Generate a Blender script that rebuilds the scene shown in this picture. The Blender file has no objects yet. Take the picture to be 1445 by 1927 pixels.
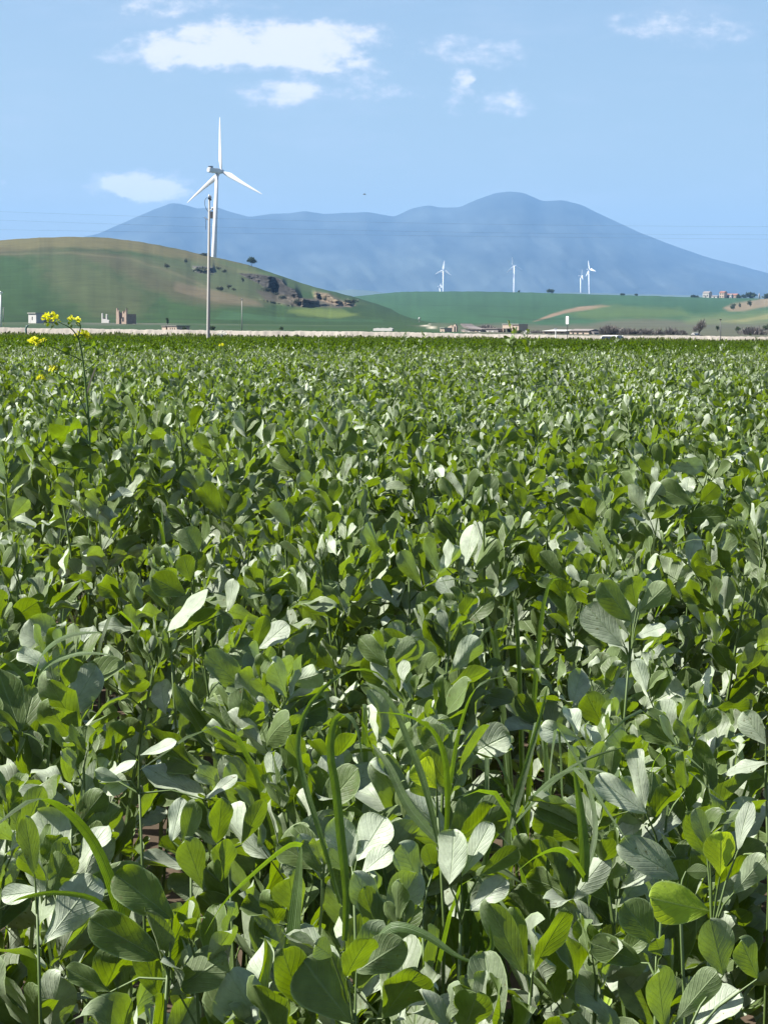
import bpy, math, random
import numpy as np
from mathutils import Matrix, Vector, Euler

# ------------------------------------------------------------------ camera
F = 4285.0; PW, PH = 1445.0, 1927.0          # focal length in picture units, picture size
CAMZ = 1.35
scn = bpy.context.scene
COL = scn.collection
PITCH = math.atan((PH / 2 - 628.0) / F)
RM = (Matrix.Rotation(math.pi / 2 - PITCH, 3, 'X') @ Matrix.Rotation(math.radians(0.5), 3, 'Z'))
cd = bpy.data.cameras.new('camera')
cam = bpy.data.objects.new('camera', cd); COL.objects.link(cam)
cam.location = (0, 0, CAMZ); cam.rotation_euler = RM.to_euler()
cd.sensor_fit = 'VERTICAL'; cd.sensor_height = 36; cd.sensor_width = 27
cd.lens = F / PH * 36
cd.clip_start = 0.1; cd.clip_end = 80000
scn.camera = cam
R3 = np.array(RM)

def P(px, py, d):
    """point at distance d along +Y seen in the direction of picture point px, py"""
    v = RM @ Vector(((px - PW / 2) / F, (PH / 2 - py) / F, -1))
    s = d / v.y
    return Vector((v.x * s, d, CAMZ + v.z * s))
def PN(px, py, d):
    px = np.asarray(px, float); py = np.asarray(py, float)
    c = np.stack([(px - PW / 2) / F, (PH / 2 - py) / F, -np.ones_like(px)], -1)
    v = c @ R3.T
    s = d / v[..., 1]
    out = v * s[..., None]; out[..., 2] += CAMZ
    return out
def hor(px): return 628.0 + (px - 722.0) * math.tan(math.radians(0.5))

# ------------------------------------------------------------------ sun, sky, exposure
SUN_EL, SUN_AZ = math.radians(46), math.radians(-90)      # azimuth from +Y, negative = left
SUN = Vector((math.sin(SUN_AZ) * math.cos(SUN_EL), math.cos(SUN_AZ) * math.cos(SUN_EL), math.sin(SUN_EL)))
sl = bpy.data.lights.new('sun', 'SUN'); sl.energy = 5.0; sl.angle = math.radians(0.5); sl.color = (1.0, 0.965, 0.90)
so = bpy.data.objects.new('sun', sl); COL.objects.link(so)
so.rotation_euler = SUN.to_track_quat('Z', 'Y').to_euler()
scn.view_settings.view_transform = 'Standard'; scn.view_settings.look = 'None'
scn.view_settings.exposure = 1.40; scn.view_settings.gamma = 1; scn.view_settings.use_curve_mapping = False

W = bpy.data.worlds.new('World'); scn.world = W; W.use_nodes = True
nt = W.node_tree; N = nt.nodes; Lk = nt.links; N.clear()
def node(t, **k):
    n = N.new(t)
    for a, b in k.items(): setattr(n, a, b)
    return n
def setin(n, i, v):
    if hasattr(v, 'is_output') or isinstance(v, bpy.types.NodeSocket): Lk.new(v, n.inputs[i])
    else: n.inputs[i].default_value = v
def mth(op, a, b=0.0, c=None, clamp=False):
    n = node('ShaderNodeMath', operation=op, use_clamp=clamp); setin(n, 0, a); setin(n, 1, b)
    if c is not None: setin(n, 2, c)
    return n.outputs[0]
def vm(op, a, b=(0, 0, 0)):
    n = node('ShaderNodeVectorMath', operation=op); setin(n, 0, a); setin(n, 1, b)
    return n.outputs['Value'] if op in ('LENGTH', 'DOT_PRODUCT') else n.outputs[0]
sky = node('ShaderNodeTexSky', sky_type='NISHITA', sun_disc=False, sun_elevation=SUN_EL, sun_rotation=SUN_AZ,
           altitude=200, air_density=1.0, dust_density=2.0, ozone_density=1.9)
tc = node('ShaderNodeTexCoord')
sep = node('ShaderNodeSeparateXYZ'); Lk.new(tc.outputs['Generated'], sep.inputs[0])
yy = mth('MAXIMUM', sep.outputs[1], 0.05)
U = mth('DIVIDE', sep.outputs[0], yy); V = mth('DIVIDE', sep.outputs[2], yy)
cmb = node('ShaderNodeCombineXYZ'); Lk.new(U, cmb.inputs[0]); Lk.new(V, cmb.inputs[1])
uv = cmb.outputs[0]
def noise(vec, scale, det, sx=1, sy=1, off=0.0):
    m = node('ShaderNodeMapping'); setin(m, 0, vec); m.inputs[3].default_value = (sx, sy, 1); m.inputs[1].default_value = (off, off * .7, off)
    n = node('ShaderNodeTexNoise'); setin(n, 0, m.outputs[0]); n.inputs['Scale'].default_value = scale
    n.inputs['Detail'].default_value = det; n.inputs['Roughness'].default_value = 0.62
    return n
n1 = noise(uv, 55, 3, 1, 1.9)
w1 = vm('MULTIPLY', vm('SUBTRACT', n1.outputs['Color'], (.5, .5, .5)), (.016, .008, 0))
n2 = noise(uv, 240, 3, 1, 1.6, 3.0)
w2 = vm('MULTIPLY', vm('SUBTRACT', n2.outputs['Color'], (.5, .5, .5)), (.004, .003, 0))
wuv = vm('ADD', vm('ADD', uv, w1), w2)
def cloud_uv(px, py):
    p = P(px, py, 1.0); return p.x, p.z - CAMZ
# banks of cloud in the sky: centre, half sizes, strength
BL = [(350, 92, 100, 34, 1.1), (460, 78, 150, 38, 1.25), (570, 88, 120, 42, 1.2), (650, 66, 95, 26, .8), (440, 110, 190, 22, .7),
      (310, 128, 26, 26, .7), (590, 118, 70, 16, .9), (240, 100, 55, 22, .45), (500, 178, 62, 24, .95), (552, 172, 40, 28, 1.3), (620, 160, 90, 18, .6),
      (692, 132, 34, 20, .9), (700, 172, 75, 14, .7), (760, 180, 50, 8, .45), (400, 50, 60, 14, .5), (300, 8, 95, 24, .65), (430, 12, 160, 20, .3), (888, 102, 92, 28, .95), (960, 75, 160, 20, .22),
      (1285, 46, 110, 30, .6), (1180, 45, 90, 24, .3), (1330, 62, 110, 26, .4), (874, 158, 18, 22, 1.3), (850, 192, 16, 22, 1.1), (948, 193, 46, 22, 1.4),
      (225, 350, 62, 22, 1.3), (290, 348, 70, 26, 1.6), (300, 368, 60, 18, 1.0), (235, 385, 50, 14, .25), (-5, 352, 16, 18, .7)]
tot = None; top = None
for (cx, cy, rx, ry, am) in BL:
    a, b = cloud_uv(cx, cy)
    q = vm('MULTIPLY', vm('SUBTRACT', wuv, (a, b, 0)), (F / (rx * 1.4), F / (ry * 1.4), 0))
    q2 = vm('DOT_PRODUCT', q, q)
    g = mth('MULTIPLY', mth('MAXIMUM', mth('SUBTRACT', 1.0, q2), 0.0), am)
    tot = g if tot is None else mth('ADD', tot, g)
n3 = noise(uv, 95, 7, 1, 1.7, 7.0)
n4 = noise(uv, 48, 4, 1, 2.2, 5.0)
det = mth('SUBTRACT', n3.outputs['Fac'], .5)
dn = mth('ADD', tot, mth('MULTIPLY', mth('MULTIPLY', det, 4.0), mth('MINIMUM', mth('MULTIPLY', tot, 2.0), 1.0)))
mr = node('ShaderNodeMapRange', interpolation_type='SMOOTHSTEP'); setin(mr, 0, dn)
mr.inputs[1].default_value = 0.02; mr.inputs[2].default_value = 1.9; mr.inputs[3].default_value = 0; mr.inputs[4].default_value = 0.80
# thin veil of high cloud
vl = node('ShaderNodeMapRange', interpolation_type='SMOOTHSTEP'); setin(vl, 0, noise(uv, 14, 4, 1, 3.5, 1.5).outputs['Fac'])
vl.inputs[1].default_value = .45; vl.inputs[2].default_value = .8; vl.inputs[3].default_value = 0; vl.inputs[4].default_value = .22
cov = mth('MAXIMUM', mr.outputs[0], vl.outputs[0])
br = node('ShaderNodeMapRange', interpolation_type='SMOOTHSTEP'); setin(br, 0, mth('ADD', mth('MULTIPLY', n4.outputs['Fac'], .8), mth('MULTIPLY', dn, .35)))
br.inputs[1].default_value = .42; br.inputs[2].default_value = 1.15
ccol = node('ShaderNodeMixRGB'); setin(ccol, 0, br.outputs[0])
ccol.inputs[1].default_value = (4.9, 5.3, 6.3, 1); ccol.inputs[2].default_value = (8.2, 7.7, 7.3, 1)
mx = node('ShaderNodeMixRGB'); setin(mx, 0, cov); Lk.new(sky.outputs[0], mx.inputs[1]); Lk.new(ccol.outputs[0], mx.inputs[2])
bg = node('ShaderNodeBackground'); Lk.new(mx.outputs[0], bg.inputs[0]); bg.inputs[1].default_value = 0.057
wo = node('ShaderNodeOutputWorld'); Lk.new(bg.outputs[0], wo.inputs[0])

scn.cycles.max_bounces = 6; scn.cycles.diffuse_bounces = 2; scn.cycles.glossy_bounces = 2
scn.cycles.transmission_bounces = 4; scn.cycles.volume_bounces = 0; scn.cycles.transparent_max_bounces = 4
scn.cycles.use_denoising = True
scn.cycles.caustics_reflective = False; scn.cycles.caustics_refractive = False

# ------------------------------------------------------------------ helpers
rng = np.random.default_rng(7); random.seed(7)
def lattice(seed): return np.random.default_rng(seed).random((256, 256))
_lat = {}
def vnoise(x, y, seed=0):
    g = _lat.setdefault(seed, lattice(seed))
    x = np.asarray(x, float); y = np.asarray(y, float)
    xi = np.floor(x).astype(int); yi = np.floor(y).astype(int); fx = x - xi; fy = y - yi
    fx = fx * fx * (3 - 2 * fx); fy = fy * fy * (3 - 2 * fy)
    a = g[xi & 255, yi & 255]; b = g[(xi + 1) & 255, yi & 255]; c = g[xi & 255, (yi + 1) & 255]; d = g[(xi + 1) & 255, (yi + 1) & 255]
    return (a * (1 - fx) + b * fx) * (1 - fy) + (c * (1 - fx) + d * fx) * fy
def fbm(x, y, o=4, seed=0):
    s = 0; a = .5; t = 0
    for i in range(o):
        s = s + a * vnoise(x * 2 ** i, y * 2 ** i, seed + i); t += a; a *= .5
    return s / t

def link(me, name, mats, parent=None):
    o = bpy.data.objects.new(name, me); COL.objects.link(o)
    for m in (mats if isinstance(mats, (list, tuple)) else [mats]): me.materials.append(m)
    if parent: o.parent = parent
    return o
def npmesh(name, V_, Q, smooth=True, tint=None, uvs=None, col=None, mat_idx=None):
    """V_ (n,3); Q (m,4) or (m,3)"""
    me = bpy.data.meshes.new(name); V_ = np.asarray(V_, np.float32); Q = np.asarray(Q, np.int32); k = Q.shape[1]
    me.vertices.add(len(V_)); me.vertices.foreach_set('co', V_.ravel())
    me.loops.add(Q.size); me.loops.foreach_set('vertex_index', Q.ravel())
    me.polygons.add(len(Q)); me.polygons.foreach_set('loop_start', np.arange(0, Q.size, k, dtype=np.int32))
    me.polygons.foreach_set('use_smooth', np.full(len(Q), smooth))
    if mat_idx is not None: me.polygons.foreach_set('material_index', mat_idx)
    me.update(calc_edges=True)
    if tint is not None:
        a = me.attributes.new('tint', 'FLOAT', 'POINT'); a.data.foreach_set('value', np.asarray(tint, np.float32))
    if uvs is not None:
        a = me.attributes.new('luv', 'FLOAT_VECTOR', 'POINT'); u3 = np.zeros((len(V_), 3), np.float32); u3[:, :2] = uvs
        a.data.foreach_set('vector', u3.ravel())
    if col is not None:
        a = me.attributes.new('col', 'FLOAT_COLOR', 'POINT'); c4 = np.ones((len(V_), 4), np.float32); c4[:, :3] = col
        a.data.foreach_set('color', c4.ravel())
    return me
def tag(o, label=None, cat=None, group=None, kind=None):
    if label: o['label'] = label
    if cat: o['category'] = cat
    if group: o['group'] = group
    if kind: o['kind'] = kind
    return o
def empty(name, loc, label, cat, group=None, rz=0.0):
    o = bpy.data.objects.new(name, None); COL.objects.link(o); o.location = loc; o.rotation_euler = (0, 0, rz)
    o.empty_display_size = .2
    return tag(o, label, cat, group)

class MB:
    """collects simple solids, builds one mesh"""
    def __init__(s): s.v = []; s.f = []
    def add(s, vs, fs):
        b = len(s.v); s.v += [tuple(v) for v in vs]; s.f += [tuple(i + b for i in f) for f in fs]
    def box(s, x0, x1, y0, y1, z0, z1):
        s.add([(x0, y0, z0), (x1, y0, z0), (x1, y1, z0), (x0, y1, z0), (x0, y0, z1), (x1, y0, z1), (x1, y1, z1), (x0, y1, z1)],
              [(0, 3, 2, 1), (4, 5, 6, 7), (0, 1, 5, 4), (1, 2, 6, 5), (2, 3, 7, 6), (3, 0, 4, 7)])
    def prism(s, prof, y0, y1):
        n = len(prof)
        s.add([(x, y0, z) for x, z in prof] + [(x, y1, z) for x, z in prof],
              [tuple(range(n)), tuple(range(2 * n - 1, n - 1, -1))] + [(i, i + n, (i + 1) % n + n, (i + 1) % n) for i in range(n)])
    def prismx(s, prof, x0, x1):
        n = len(prof)
        s.add([(x0, y, z) for y, z in prof] + [(x1, y, z) for y, z in prof],
              [tuple(range(n)), tuple(range(2 * n - 1, n - 1, -1))] + [(i, i + n, (i + 1) % n + n, (i + 1) % n) for i in range(n)])
    def tube(s, pts, rad, n=8, cap=True):
        pts = [Vector(p) for p in pts]
        if not isinstance(rad, (list, tuple)): rad = [rad] * len(pts)
        b = []; prev = None
        for i, p in enumerate(pts):
            t = (pts[min(i + 1, len(pts) - 1)] - pts[max(i - 1, 0)]).normalized()
            if prev is None: prev = t.orthogonal().normalized()
            a = (prev - t * prev.dot(t)).normalized(); prev = a; c = t.cross(a)
            b += [p + (a * math.cos(2 * math.pi * k / n) + c * math.sin(2 * math.pi * k / n)) * rad[i] for k in range(n)]
        fs = []
        for i in range(len(pts) - 1):
            for k in range(n):
                fs.append((i * n + k, i * n + (k + 1) % n, (i + 1) * n + (k + 1) % n, (i + 1) * n + k))
        if cap: fs.append(tuple(range(n))[::-1]); fs.append(tuple((len(pts) - 1) * n + k for k in range(n)))
        s.add(b, fs)
    def build(s, name, mat, parent=None, smooth=False):
        me = bpy.data.meshes.new(name); me.from_pydata(s.v, [], s.f); me.update()
        if smooth: me.shade_smooth()
        return link(me, name, mat, parent)

# ------------------------------------------------------------------ materials
def newmat(name):
    m = bpy.data.materials.new(name); m.use_nodes = True; t = m.node_tree; t.nodes.clear(); return m, t
def mn(t, typ, ins=None, **k):
    n = t.nodes.new(typ)
    for a, b in k.items(): setattr(n, a, b)
    for i, v in (ins or {}).items():
        if isinstance(v, bpy.types.NodeSocket): t.links.new(v, n.inputs[i])
        else: n.inputs[i].default_value = v
    return n
def c4(c): return (c[0], c[1], c[2], 1)
def plain(name, c, rough=.7, spec=.3, scale=1.5, amt=.25, metal=0, bump=0.0, bscale=20):
    m, t = newmat(name)
    tcd = mn(t, 'ShaderNodeTexCoord'); n = mn(t, 'ShaderNodeTexNoise', {0: tcd.outputs['Object'], 'Scale': scale, 'Detail': 6, 'Roughness': .65})
    lo = tuple(x * (1 - amt) for x in c); hi = tuple(min(1, x * (1 + amt)) for x in c)
    mxn = mn(t, 'ShaderNodeMixRGB', {0: n.outputs[0], 1: c4(lo), 2: c4(hi)})
    p = mn(t, 'ShaderNodeBsdfPrincipled', {'Base Color': mxn.outputs[0], 'Roughness': rough, 'Specular IOR Level': spec, 'Metallic': metal})
    if bump:
        n2 = mn(t, 'ShaderNodeTexNoise', {0: tcd.outputs['Object'], 'Scale': bscale, 'Detail': 5})
        b = mn(t, 'ShaderNodeBump', {'Strength': bump, 'Height': n2.outputs[0]}); t.links.new(b.outputs[0], p.inputs['Normal'])
    o = mn(t, 'ShaderNodeOutputMaterial', {0: p.outputs[0]}); return m

def leafmat(name, top, under, trans, yellow, tw=.42, rough=.46, spec=.5, pale_rim=True, blotch=.5, wax=0.0, stripes=0):
    m, t = newmat(name)
    at = mn(t, 'ShaderNodeAttribute', attribute_name='tint'); lu = mn(t, 'ShaderNodeAttribute', attribute_name='luv')
    geo = mn(t, 'ShaderNodeNewGeometry'); oi = mn(t, 'ShaderNodeObjectInfo')
    s = mn(t, 'ShaderNodeSeparateXYZ', {0: lu.outputs['Vector']})
    def M(op, a, b=0.0, cl=False): return mn(t, 'ShaderNodeMath', {0: a, 1: b}, operation=op, use_clamp=cl).outputs[0]
    tint = at.outputs['Fac']
    pos = mn(t, 'ShaderNodeNewGeometry').outputs['Position']
    nz = mn(t, 'ShaderNodeTexNoise', {0: pos, 'Scale': 45.0, 'Detail': 4, 'Roughness': .6})
    nz2 = mn(t, 'ShaderNodeTexNoise', {0: pos, 'Scale': 1.3, 'Detail': 3})
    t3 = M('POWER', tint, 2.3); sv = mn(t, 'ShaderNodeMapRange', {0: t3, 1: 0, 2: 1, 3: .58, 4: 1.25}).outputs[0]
    nv = mn(t, 'ShaderNodeMapRange', {0: nz.outputs[0], 1: .3, 2: .7, 3: 1 - blotch * .5, 4: 1 + blotch * .5}).outputs[0]
    fld = mn(t, 'ShaderNodeMapRange', {0: nz2.outputs[0], 1: .3, 2: .7, 3: .8, 4: 1.2}).outputs[0]
    gain = M('MULTIPLY', M('MULTIPLY', sv, nv), fld)
    base = mn(t, 'ShaderNodeMixRGB', {0: geo.outputs['Backfacing'], 1: c4(top), 2: c4(under)}).outputs[0]
    yf = mn(t, 'ShaderNodeMapRange', {0: tint, 1: .996, 2: .999, 3: 0, 4: 1}).outputs[0]
    base = mn(t, 'ShaderNodeMixRGB', {0: yf, 1: base, 2: c4(yellow)}).outputs[0]
    # midrib, side veins and pale rim follow the leaf's own length and width
    au = M('ABSOLUTE', s.outputs[0])
    mid = mn(t, 'ShaderNodeMapRange', {0: au, 1: .0, 2: .07, 3: 1, 4: 0}).outputs[0]
    ph = M('SUBTRACT', M('MULTIPLY', s.outputs[1], 46.0), M('MULTIPLY', au, 20.0))
    vein = M('POWER', M('MAXIMUM', M('SINE', ph), 0.0), 6.0)
    if stripes: vein = M('POWER', M('ADD', M('MULTIPLY', M('SINE', M('MULTIPLY', s.outputs[0], 26.0)), .5), .5), 2.0)
    rim = mn(t, 'ShaderNodeMapRange', {0: au, 1: .90, 2: .99, 3: 0, 4: 1 if pale_rim else 0}).outputs[0]
    mark = M('ADD', M('ADD', M('MULTIPLY', mid, .35), M('MULTIPLY', vein, .055)), M('MULTIPLY', rim, .55), True)
    gy_ = tuple(sum(top) / 3 * k for k in (1.0, 1.2, .88))
    wax_sunf = mn(t, 'ShaderNodeMapRange', {0: tint, 1: .46, 2: .74, 3: 0, 4: wax}).outputs[0]
    base = mn(t, 'ShaderNodeMixRGB', {0: M('MULTIPLY', wax_sunf, M('SUBTRACT', 1.0, yf)), 1: base, 2: (.43, .48, .38, 1)}).outputs[0]  # pale mix: wax bloom plus sunlit brightness put into some leaves' colour
    g3 = mn(t, 'ShaderNodeVectorMath', {0: base, 3: gain}, operation='SCALE').outputs[0]
    spn = mn(t, 'ShaderNodeTexNoise', {0: pos, 'Scale': 140.0, 'Detail': 2}); spn2 = mn(t, 'ShaderNodeTexNoise', {0: pos, 'Scale': 9.0, 'Detail': 2})
    spot = M('MULTIPLY', mn(t, 'ShaderNodeMapRange', {0: spn.outputs[0], 1: .66, 2: .70, 3: 0, 4: 1}).outputs[0], mn(t, 'ShaderNodeMapRange', {0: spn2.outputs[0], 1: .5, 2: .6, 3: 0, 4: .8 if wax else 0}).outputs[0])
    g3 = mn(t, 'ShaderNodeMixRGB', {0: spot, 1: g3, 2: (.10, .075, .03, 1)}).outputs[0]
    pale = tuple(min(.6, 1.5 * x + .08) for x in under)
    colr = mn(t, 'ShaderNodeMixRGB', {0: mark, 1: g3, 2: c4(pale)}).outputs[0]
    tr = mn(t, 'ShaderNodeVectorMath', {0: mn(t, 'ShaderNodeMixRGB', {0: yf, 1: c4(trans), 2: c4((.42, .55, .01))}).outputs[0], 3: M('MULTIPLY', M('ADD', M('MULTIPLY', nv, .6), .4), M('SUBTRACT', 1.0, M('MULTIPLY', M('ADD', M('MULTIPLY', vein, .5), mid), .3)))}, operation='SCALE').outputs[0]
    bmp = mn(t, 'ShaderNodeBump', {'Strength': .5, 'Distance': .0035, 'Height': M('ADD', M('MULTIPLY', nz.outputs[0], .8), M('ADD', M('MULTIPLY', mid, -.5), M('MULTIPLY', vein, -.16)))})
    p = mn(t, 'ShaderNodeBsdfPrincipled', {'Base Color': colr, 'Roughness': rough, 'Specular IOR Level': spec, 'Normal': bmp.outputs[0]})
    tb = mn(t, 'ShaderNodeBsdfTranslucent', {0: tr, 'Normal': bmp.outputs[0]})
    mx_ = mn(t, 'ShaderNodeMixShader', {0: tw, 1: p.outputs[0], 2: tb.outputs[0]})
    mn(t, 'ShaderNodeOutputMaterial', {0: mx_.outputs[0]}); return m

M_leaf = leafmat('bean leaf', (.15, .215, .072), (.195, .27, .105), (.175, .265, .001), (.22, .31, .03), tw=.38, rough=.50, spec=.32, wax=.85)
M_leaf_far = leafmat('far crop leaf', (.058, .108, .015), (.068, .12, .018), (.11, .19, .002), (.3, .34, .05), tw=.4, rough=.8, spec=.08, pale_rim=False)
M_grass = leafmat('grass blade', (.11, .17, .06), (.14, .21, .09), (.19, .32, .006), (.40, .42, .12), tw=.42, rough=.5, spec=.35, pale_rim=False, blotch=.5, stripes=1)
M_weed = leafmat('mustard leaf', (.075, .13, .022), (.09, .15, .035), (.15, .235, .003), (.4, .42, .05), tw=.45, rough=.5)
M_petal = leafmat('yellow petal', (.80, .76, .03), (.80, .76, .03), (.85, .85, .03), (.8, .7, .02), tw=.4, rough=.6, pale_rim=False, blotch=.15)
M_white_petal = leafmat('white petal', (.8, .8, .74), (.8, .8, .74), (.8, .8, .7), (.8, .8, .7), tw=.3, rough=.6, pale_rim=False, blotch=.1)
M_stem = plain('bean stem', (.085, .13, .035), .5, .4, 30, .3)
M_mstem = plain('mustard stem', (.07, .13, .03), .55, .3, 20, .3)
M_dry = plain('dry stalk', (.55, .45, .33), .8, .2, 30, .3)
M_soil = plain('soil', (.075, .055, .038), .95, .1, 3, .5, bump=.8, bscale=12)
M_conc = plain('concrete', (.31, .305, .285), .8, .2, 1.5, .15)
M_white = plain('white paint', (.80, .80, .78), .45, .4, .3, .04)
M_far = plain('turbine paint', (.62, .63, .64), .5, .3, .05, .03)
M_dgrey = plain('dark metal', (.06, .065, .07), .5, .4, 3, .3)
M_glass = plain('dark glass', (.02, .025, .03), .08, .6, 1, .1)
M_insul = plain('ceramic', (.55, .55, .52), .25, .5, 5, .1)
M_wire = plain('cable', (.05, .05, .055), .5, .3, 5, .1)
M_gravel = plain('pale gravel', (.262, .238, .205), .95, .1, .22, .55, bump=.5, bscale=4)
M_asph = plain('asphalt', (.06, .06, .06), .85, .2, 3, .2)
M_teal = plain('green enamel', (.05, .11, .10), .5, .4, 6, .4)
M_tyre = plain('rubber', (.02, .02, .02), .8, .2, 6, .2)
M_wall_w = plain('white render', (.40, .39, .37), .9, .1, .8, .12)
M_wall_b = plain('beige render', (.44, .35, .28), .9, .1, .6, .2)
M_brick = plain('old brick', (.29, .22, .175), .9, .1, .9, .35)
M_tile = plain('grey roof', (.20, .18, .17), .9, .1, .9, .25)
M_tiler = plain('red roof', (.24, .12, .09), .9, .1, .9, .25)
M_rust = plain('grey stone', (.24, .22, .21), .95, .1, .5, .3)
M_hole = plain('dark opening', (.03, .03, .032), .8, .2, 1, .1)
M_bark = plain('bark', (.10, .075, .055), .9, .1, 2, .3)
def foliage_far(name, c, tw=.2):
    m, t = newmat(name); at = mn(t, 'ShaderNodeAttribute', attribute_name='tint')
    g = mn(t, 'ShaderNodeMapRange', {0: at.outputs['Fac'], 3: .55, 4: 1.5}).outputs[0]
    cc = mn(t, 'ShaderNodeVectorMath', {0: c, 3: g}, operation='SCALE').outputs[0]
    d = mn(t, 'ShaderNodeBsdfDiffuse', {0: cc}); tb = mn(t, 'ShaderNodeBsdfTranslucent', {0: cc})
    mx_ = mn(t, 'ShaderNodeMixShader', {0: tw, 1: d.outputs[0], 2: tb.outputs[0]}); mn(t, 'ShaderNodeOutputMaterial', {0: mx_.outputs[0]}); return m
M_tree = foliage_far('tree leaves', (.06, .085, .04))
M_bush = foliage_far('bush leaves', (.10, .11, .075))
M_bare = foliage_far('bare twigs', (.17, .155, .145))
M_verge = foliage_far('dry grass', (.12, .15, .045), .3)

def landmat(name, scale, amt=.2):
    m, t = newmat(name); at = mn(t, 'ShaderNodeAttribute', attribute_name='col'); pos = mn(t, 'ShaderNodeNewGeometry').outputs['Position']
    n = mn(t, 'ShaderNodeTexNoise', {0: pos, 'Scale': scale, 'Detail': 7, 'Roughness': .7})
    g = mn(t, 'ShaderNodeMapRange', {0: n.outputs[0], 1: .3, 2: .7, 3: 1 - amt, 4: 1 + amt}).outputs[0]
    cc = mn(t, 'ShaderNodeVectorMath', {0: at.outputs['Color'], 3: g}, operation='SCALE').outputs[0]
    d = mn(t, 'ShaderNodeBsdfPrincipled', {'Base Color': cc, 'Roughness': .95, 'Specular IOR Level': .1}); mn(t, 'ShaderNodeOutputMaterial', {0: d.outputs[0]}); return m
M_land = landmat('hill turf', .06, .22); M_mtn = landmat('mountain forest', .0012, .4)

# ------------------------------------------------------------------ ground and hills
def canopy(d):   # height of the top of the crop at distance d
    return np.interp(d, [0, 1.5, 2.5, 4.4, 8.5, 27, 60, 200, 400], [.40, .50, .60, .80, .965, .955, .95, .95, .95])
PLANT_H = .85
def gz(x, y):    # soil level
    return canopy(np.maximum(y, 0)) - PLANT_H - .02

def grid_mesh(xs, ys, zf, name, mat, kind='structure', **k):
    X, Y = np.meshgrid(xs, ys); Z = zf(X, Y); V_ = np.stack([X, Y, Z], -1).reshape(-1, 3)
    ny, nx = X.shape; i = np.arange(nx - 1); j = np.arange(ny - 1); I, J = np.meshgrid(i, j)
    a = (J * nx + I).ravel(); Q = np.stack([a, a + 1, a + nx + 1, a + nx], -1)
    return tag(link(npmesh(name, V_, Q, **k), name, mat), kind=kind)
xs = np.concatenate([-np.geomspace(20000, 60, 20), np.arange(-50, 51, 2.0), np.geomspace(60, 20000, 20)])
ys = np.concatenate([[-400, -100, -30], np.arange(-10, 30, .5), np.geomspace(31, 25500, 60)])
grid_mesh(xs, ys, lambda X, Y: gz(X, Y) + (fbm(X * .8, Y * .8, 3, 3) - .5) * .05 * (Y < 300), 'ground', M_soil)

# plain between the embankment and the hills; level given in picture units above the horizon
ED = [(150, -60), (206, -24), (400, -6), (600, 2.5), (800, 8), (1000, 14), (1300, 20), (2000, 27)]
def e_of(d): return np.interp(d, [a for a, _ in ED], [b for _, b in ED])
def d_of(e): return float(np.interp(e, [b for _, b in ED], [a for a, _ in ED]))
def patch(px, py, polys, base):
    """field colours: base (n,3) with soft-edged areas of other crops, soil and rock"""
    col = base.copy()
    for (pts, c, amt, soft) in polys:
        acc = np.zeros(px.shape)
        for k in range(9):
            jx = (vnoise(px * .05 + k * 3.1, py * .12, 31) - .5) * 2 * soft + math.cos(k * 2.4) * soft * .5 * (k > 0)
            jy = (vnoise(px * .05, py * .12 + k * 5.3, 32) - .5) * 1.0 * soft + math.sin(k * 2.4) * soft * .3 * (k > 0)
            x = px + jx; y = py + jy; ins = np.zeros(px.shape, bool); n = len(pts)
            for i in range(n):
                x0, y0 = pts[i]; x1, y1 = pts[(i + 1) % n]
                if y0 == y1: continue
                cr = ((y0 > y) != (y1 > y)) & (x < (x1 - x0) * (y - y0) / (y1 - y0) + x0); ins ^= cr
            acc += ins
        w = (acc / 9 * amt)[..., None]; col = col * (1 - w) + np.array(c) * w
    return col
G_GREEN = np.array((.021, .044, .013)); BROWN = (.064, .053, .030); GREY = (.09, .085, .07); LIGHT = (.12, .17, .05)
pxs = np.arange(-700, 2150, 12.0); ds = np.concatenate([np.arange(206, 400, 20), np.arange(400, 1500, 14)])
PX, D = np.meshgrid(pxs, ds); HY = 628 + (PX - 722) * math.tan(math.radians(.5)); PY = HY - e_of(D) - (fbm(PX * .01, D * .01, 3, 5) - .5) * 2
Vp = PN(PX, PY, D)
wr_ = np.clip((PX - 780) / 160, 0, 1)[..., None]
base = (np.array((.021, .044, .013)) * (1 - wr_) + np.array((.026, .064, .030)) * wr_) * (0.75 + .5 * fbm(PX * .01, D * .012, 4, 8))[..., None]
SCRUB = [(870, 640), (880, 612), (960, 610), (1040, 613), (1110, 610), (1150, 603), (1230, 600), (1290, 606), (1340, 600), (1445, 604), (2150, 600), (2150, 650)]
cp = patch(PX, PY, [([(-300, 600), (60, 598), (340, 604), (720, 606), (720, 612), (330, 612), (-300, 612)], (.05, .066, .034), .8, 5), (SCRUB, (.08, .072, .052), .75, 7),
                    ([(165, 590), (330, 592), (330, 611), (165, 611)], GREY, .6, 8),
                    ([(730, 603), (800, 603), (870, 612), (960, 632), (800, 618)], (.075, .08, .05), .6, 6), ([(0, 622), (0, 613), (330, 614), (560, 620), (560, 630)], (.04, .06, .03), .5, 4),
                    ([(745, 604), (790, 602), (818, 617), (812, 619), (785, 608), (750, 606)], (.42, .38, .30), .8, 1.5)], base)
ny, nx = PX.shape; I, J = np.meshgrid(np.arange(nx - 1), np.arange(ny - 1)); a = (J * nx + I).ravel()
tag(link(npmesh('plain', Vp.reshape(-1, 3), np.stack([a, a + 1, a + nx + 1, a + nx], -1), col=cp.reshape(-1, 3)), 'plain', M_land), kind='structure')

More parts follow.
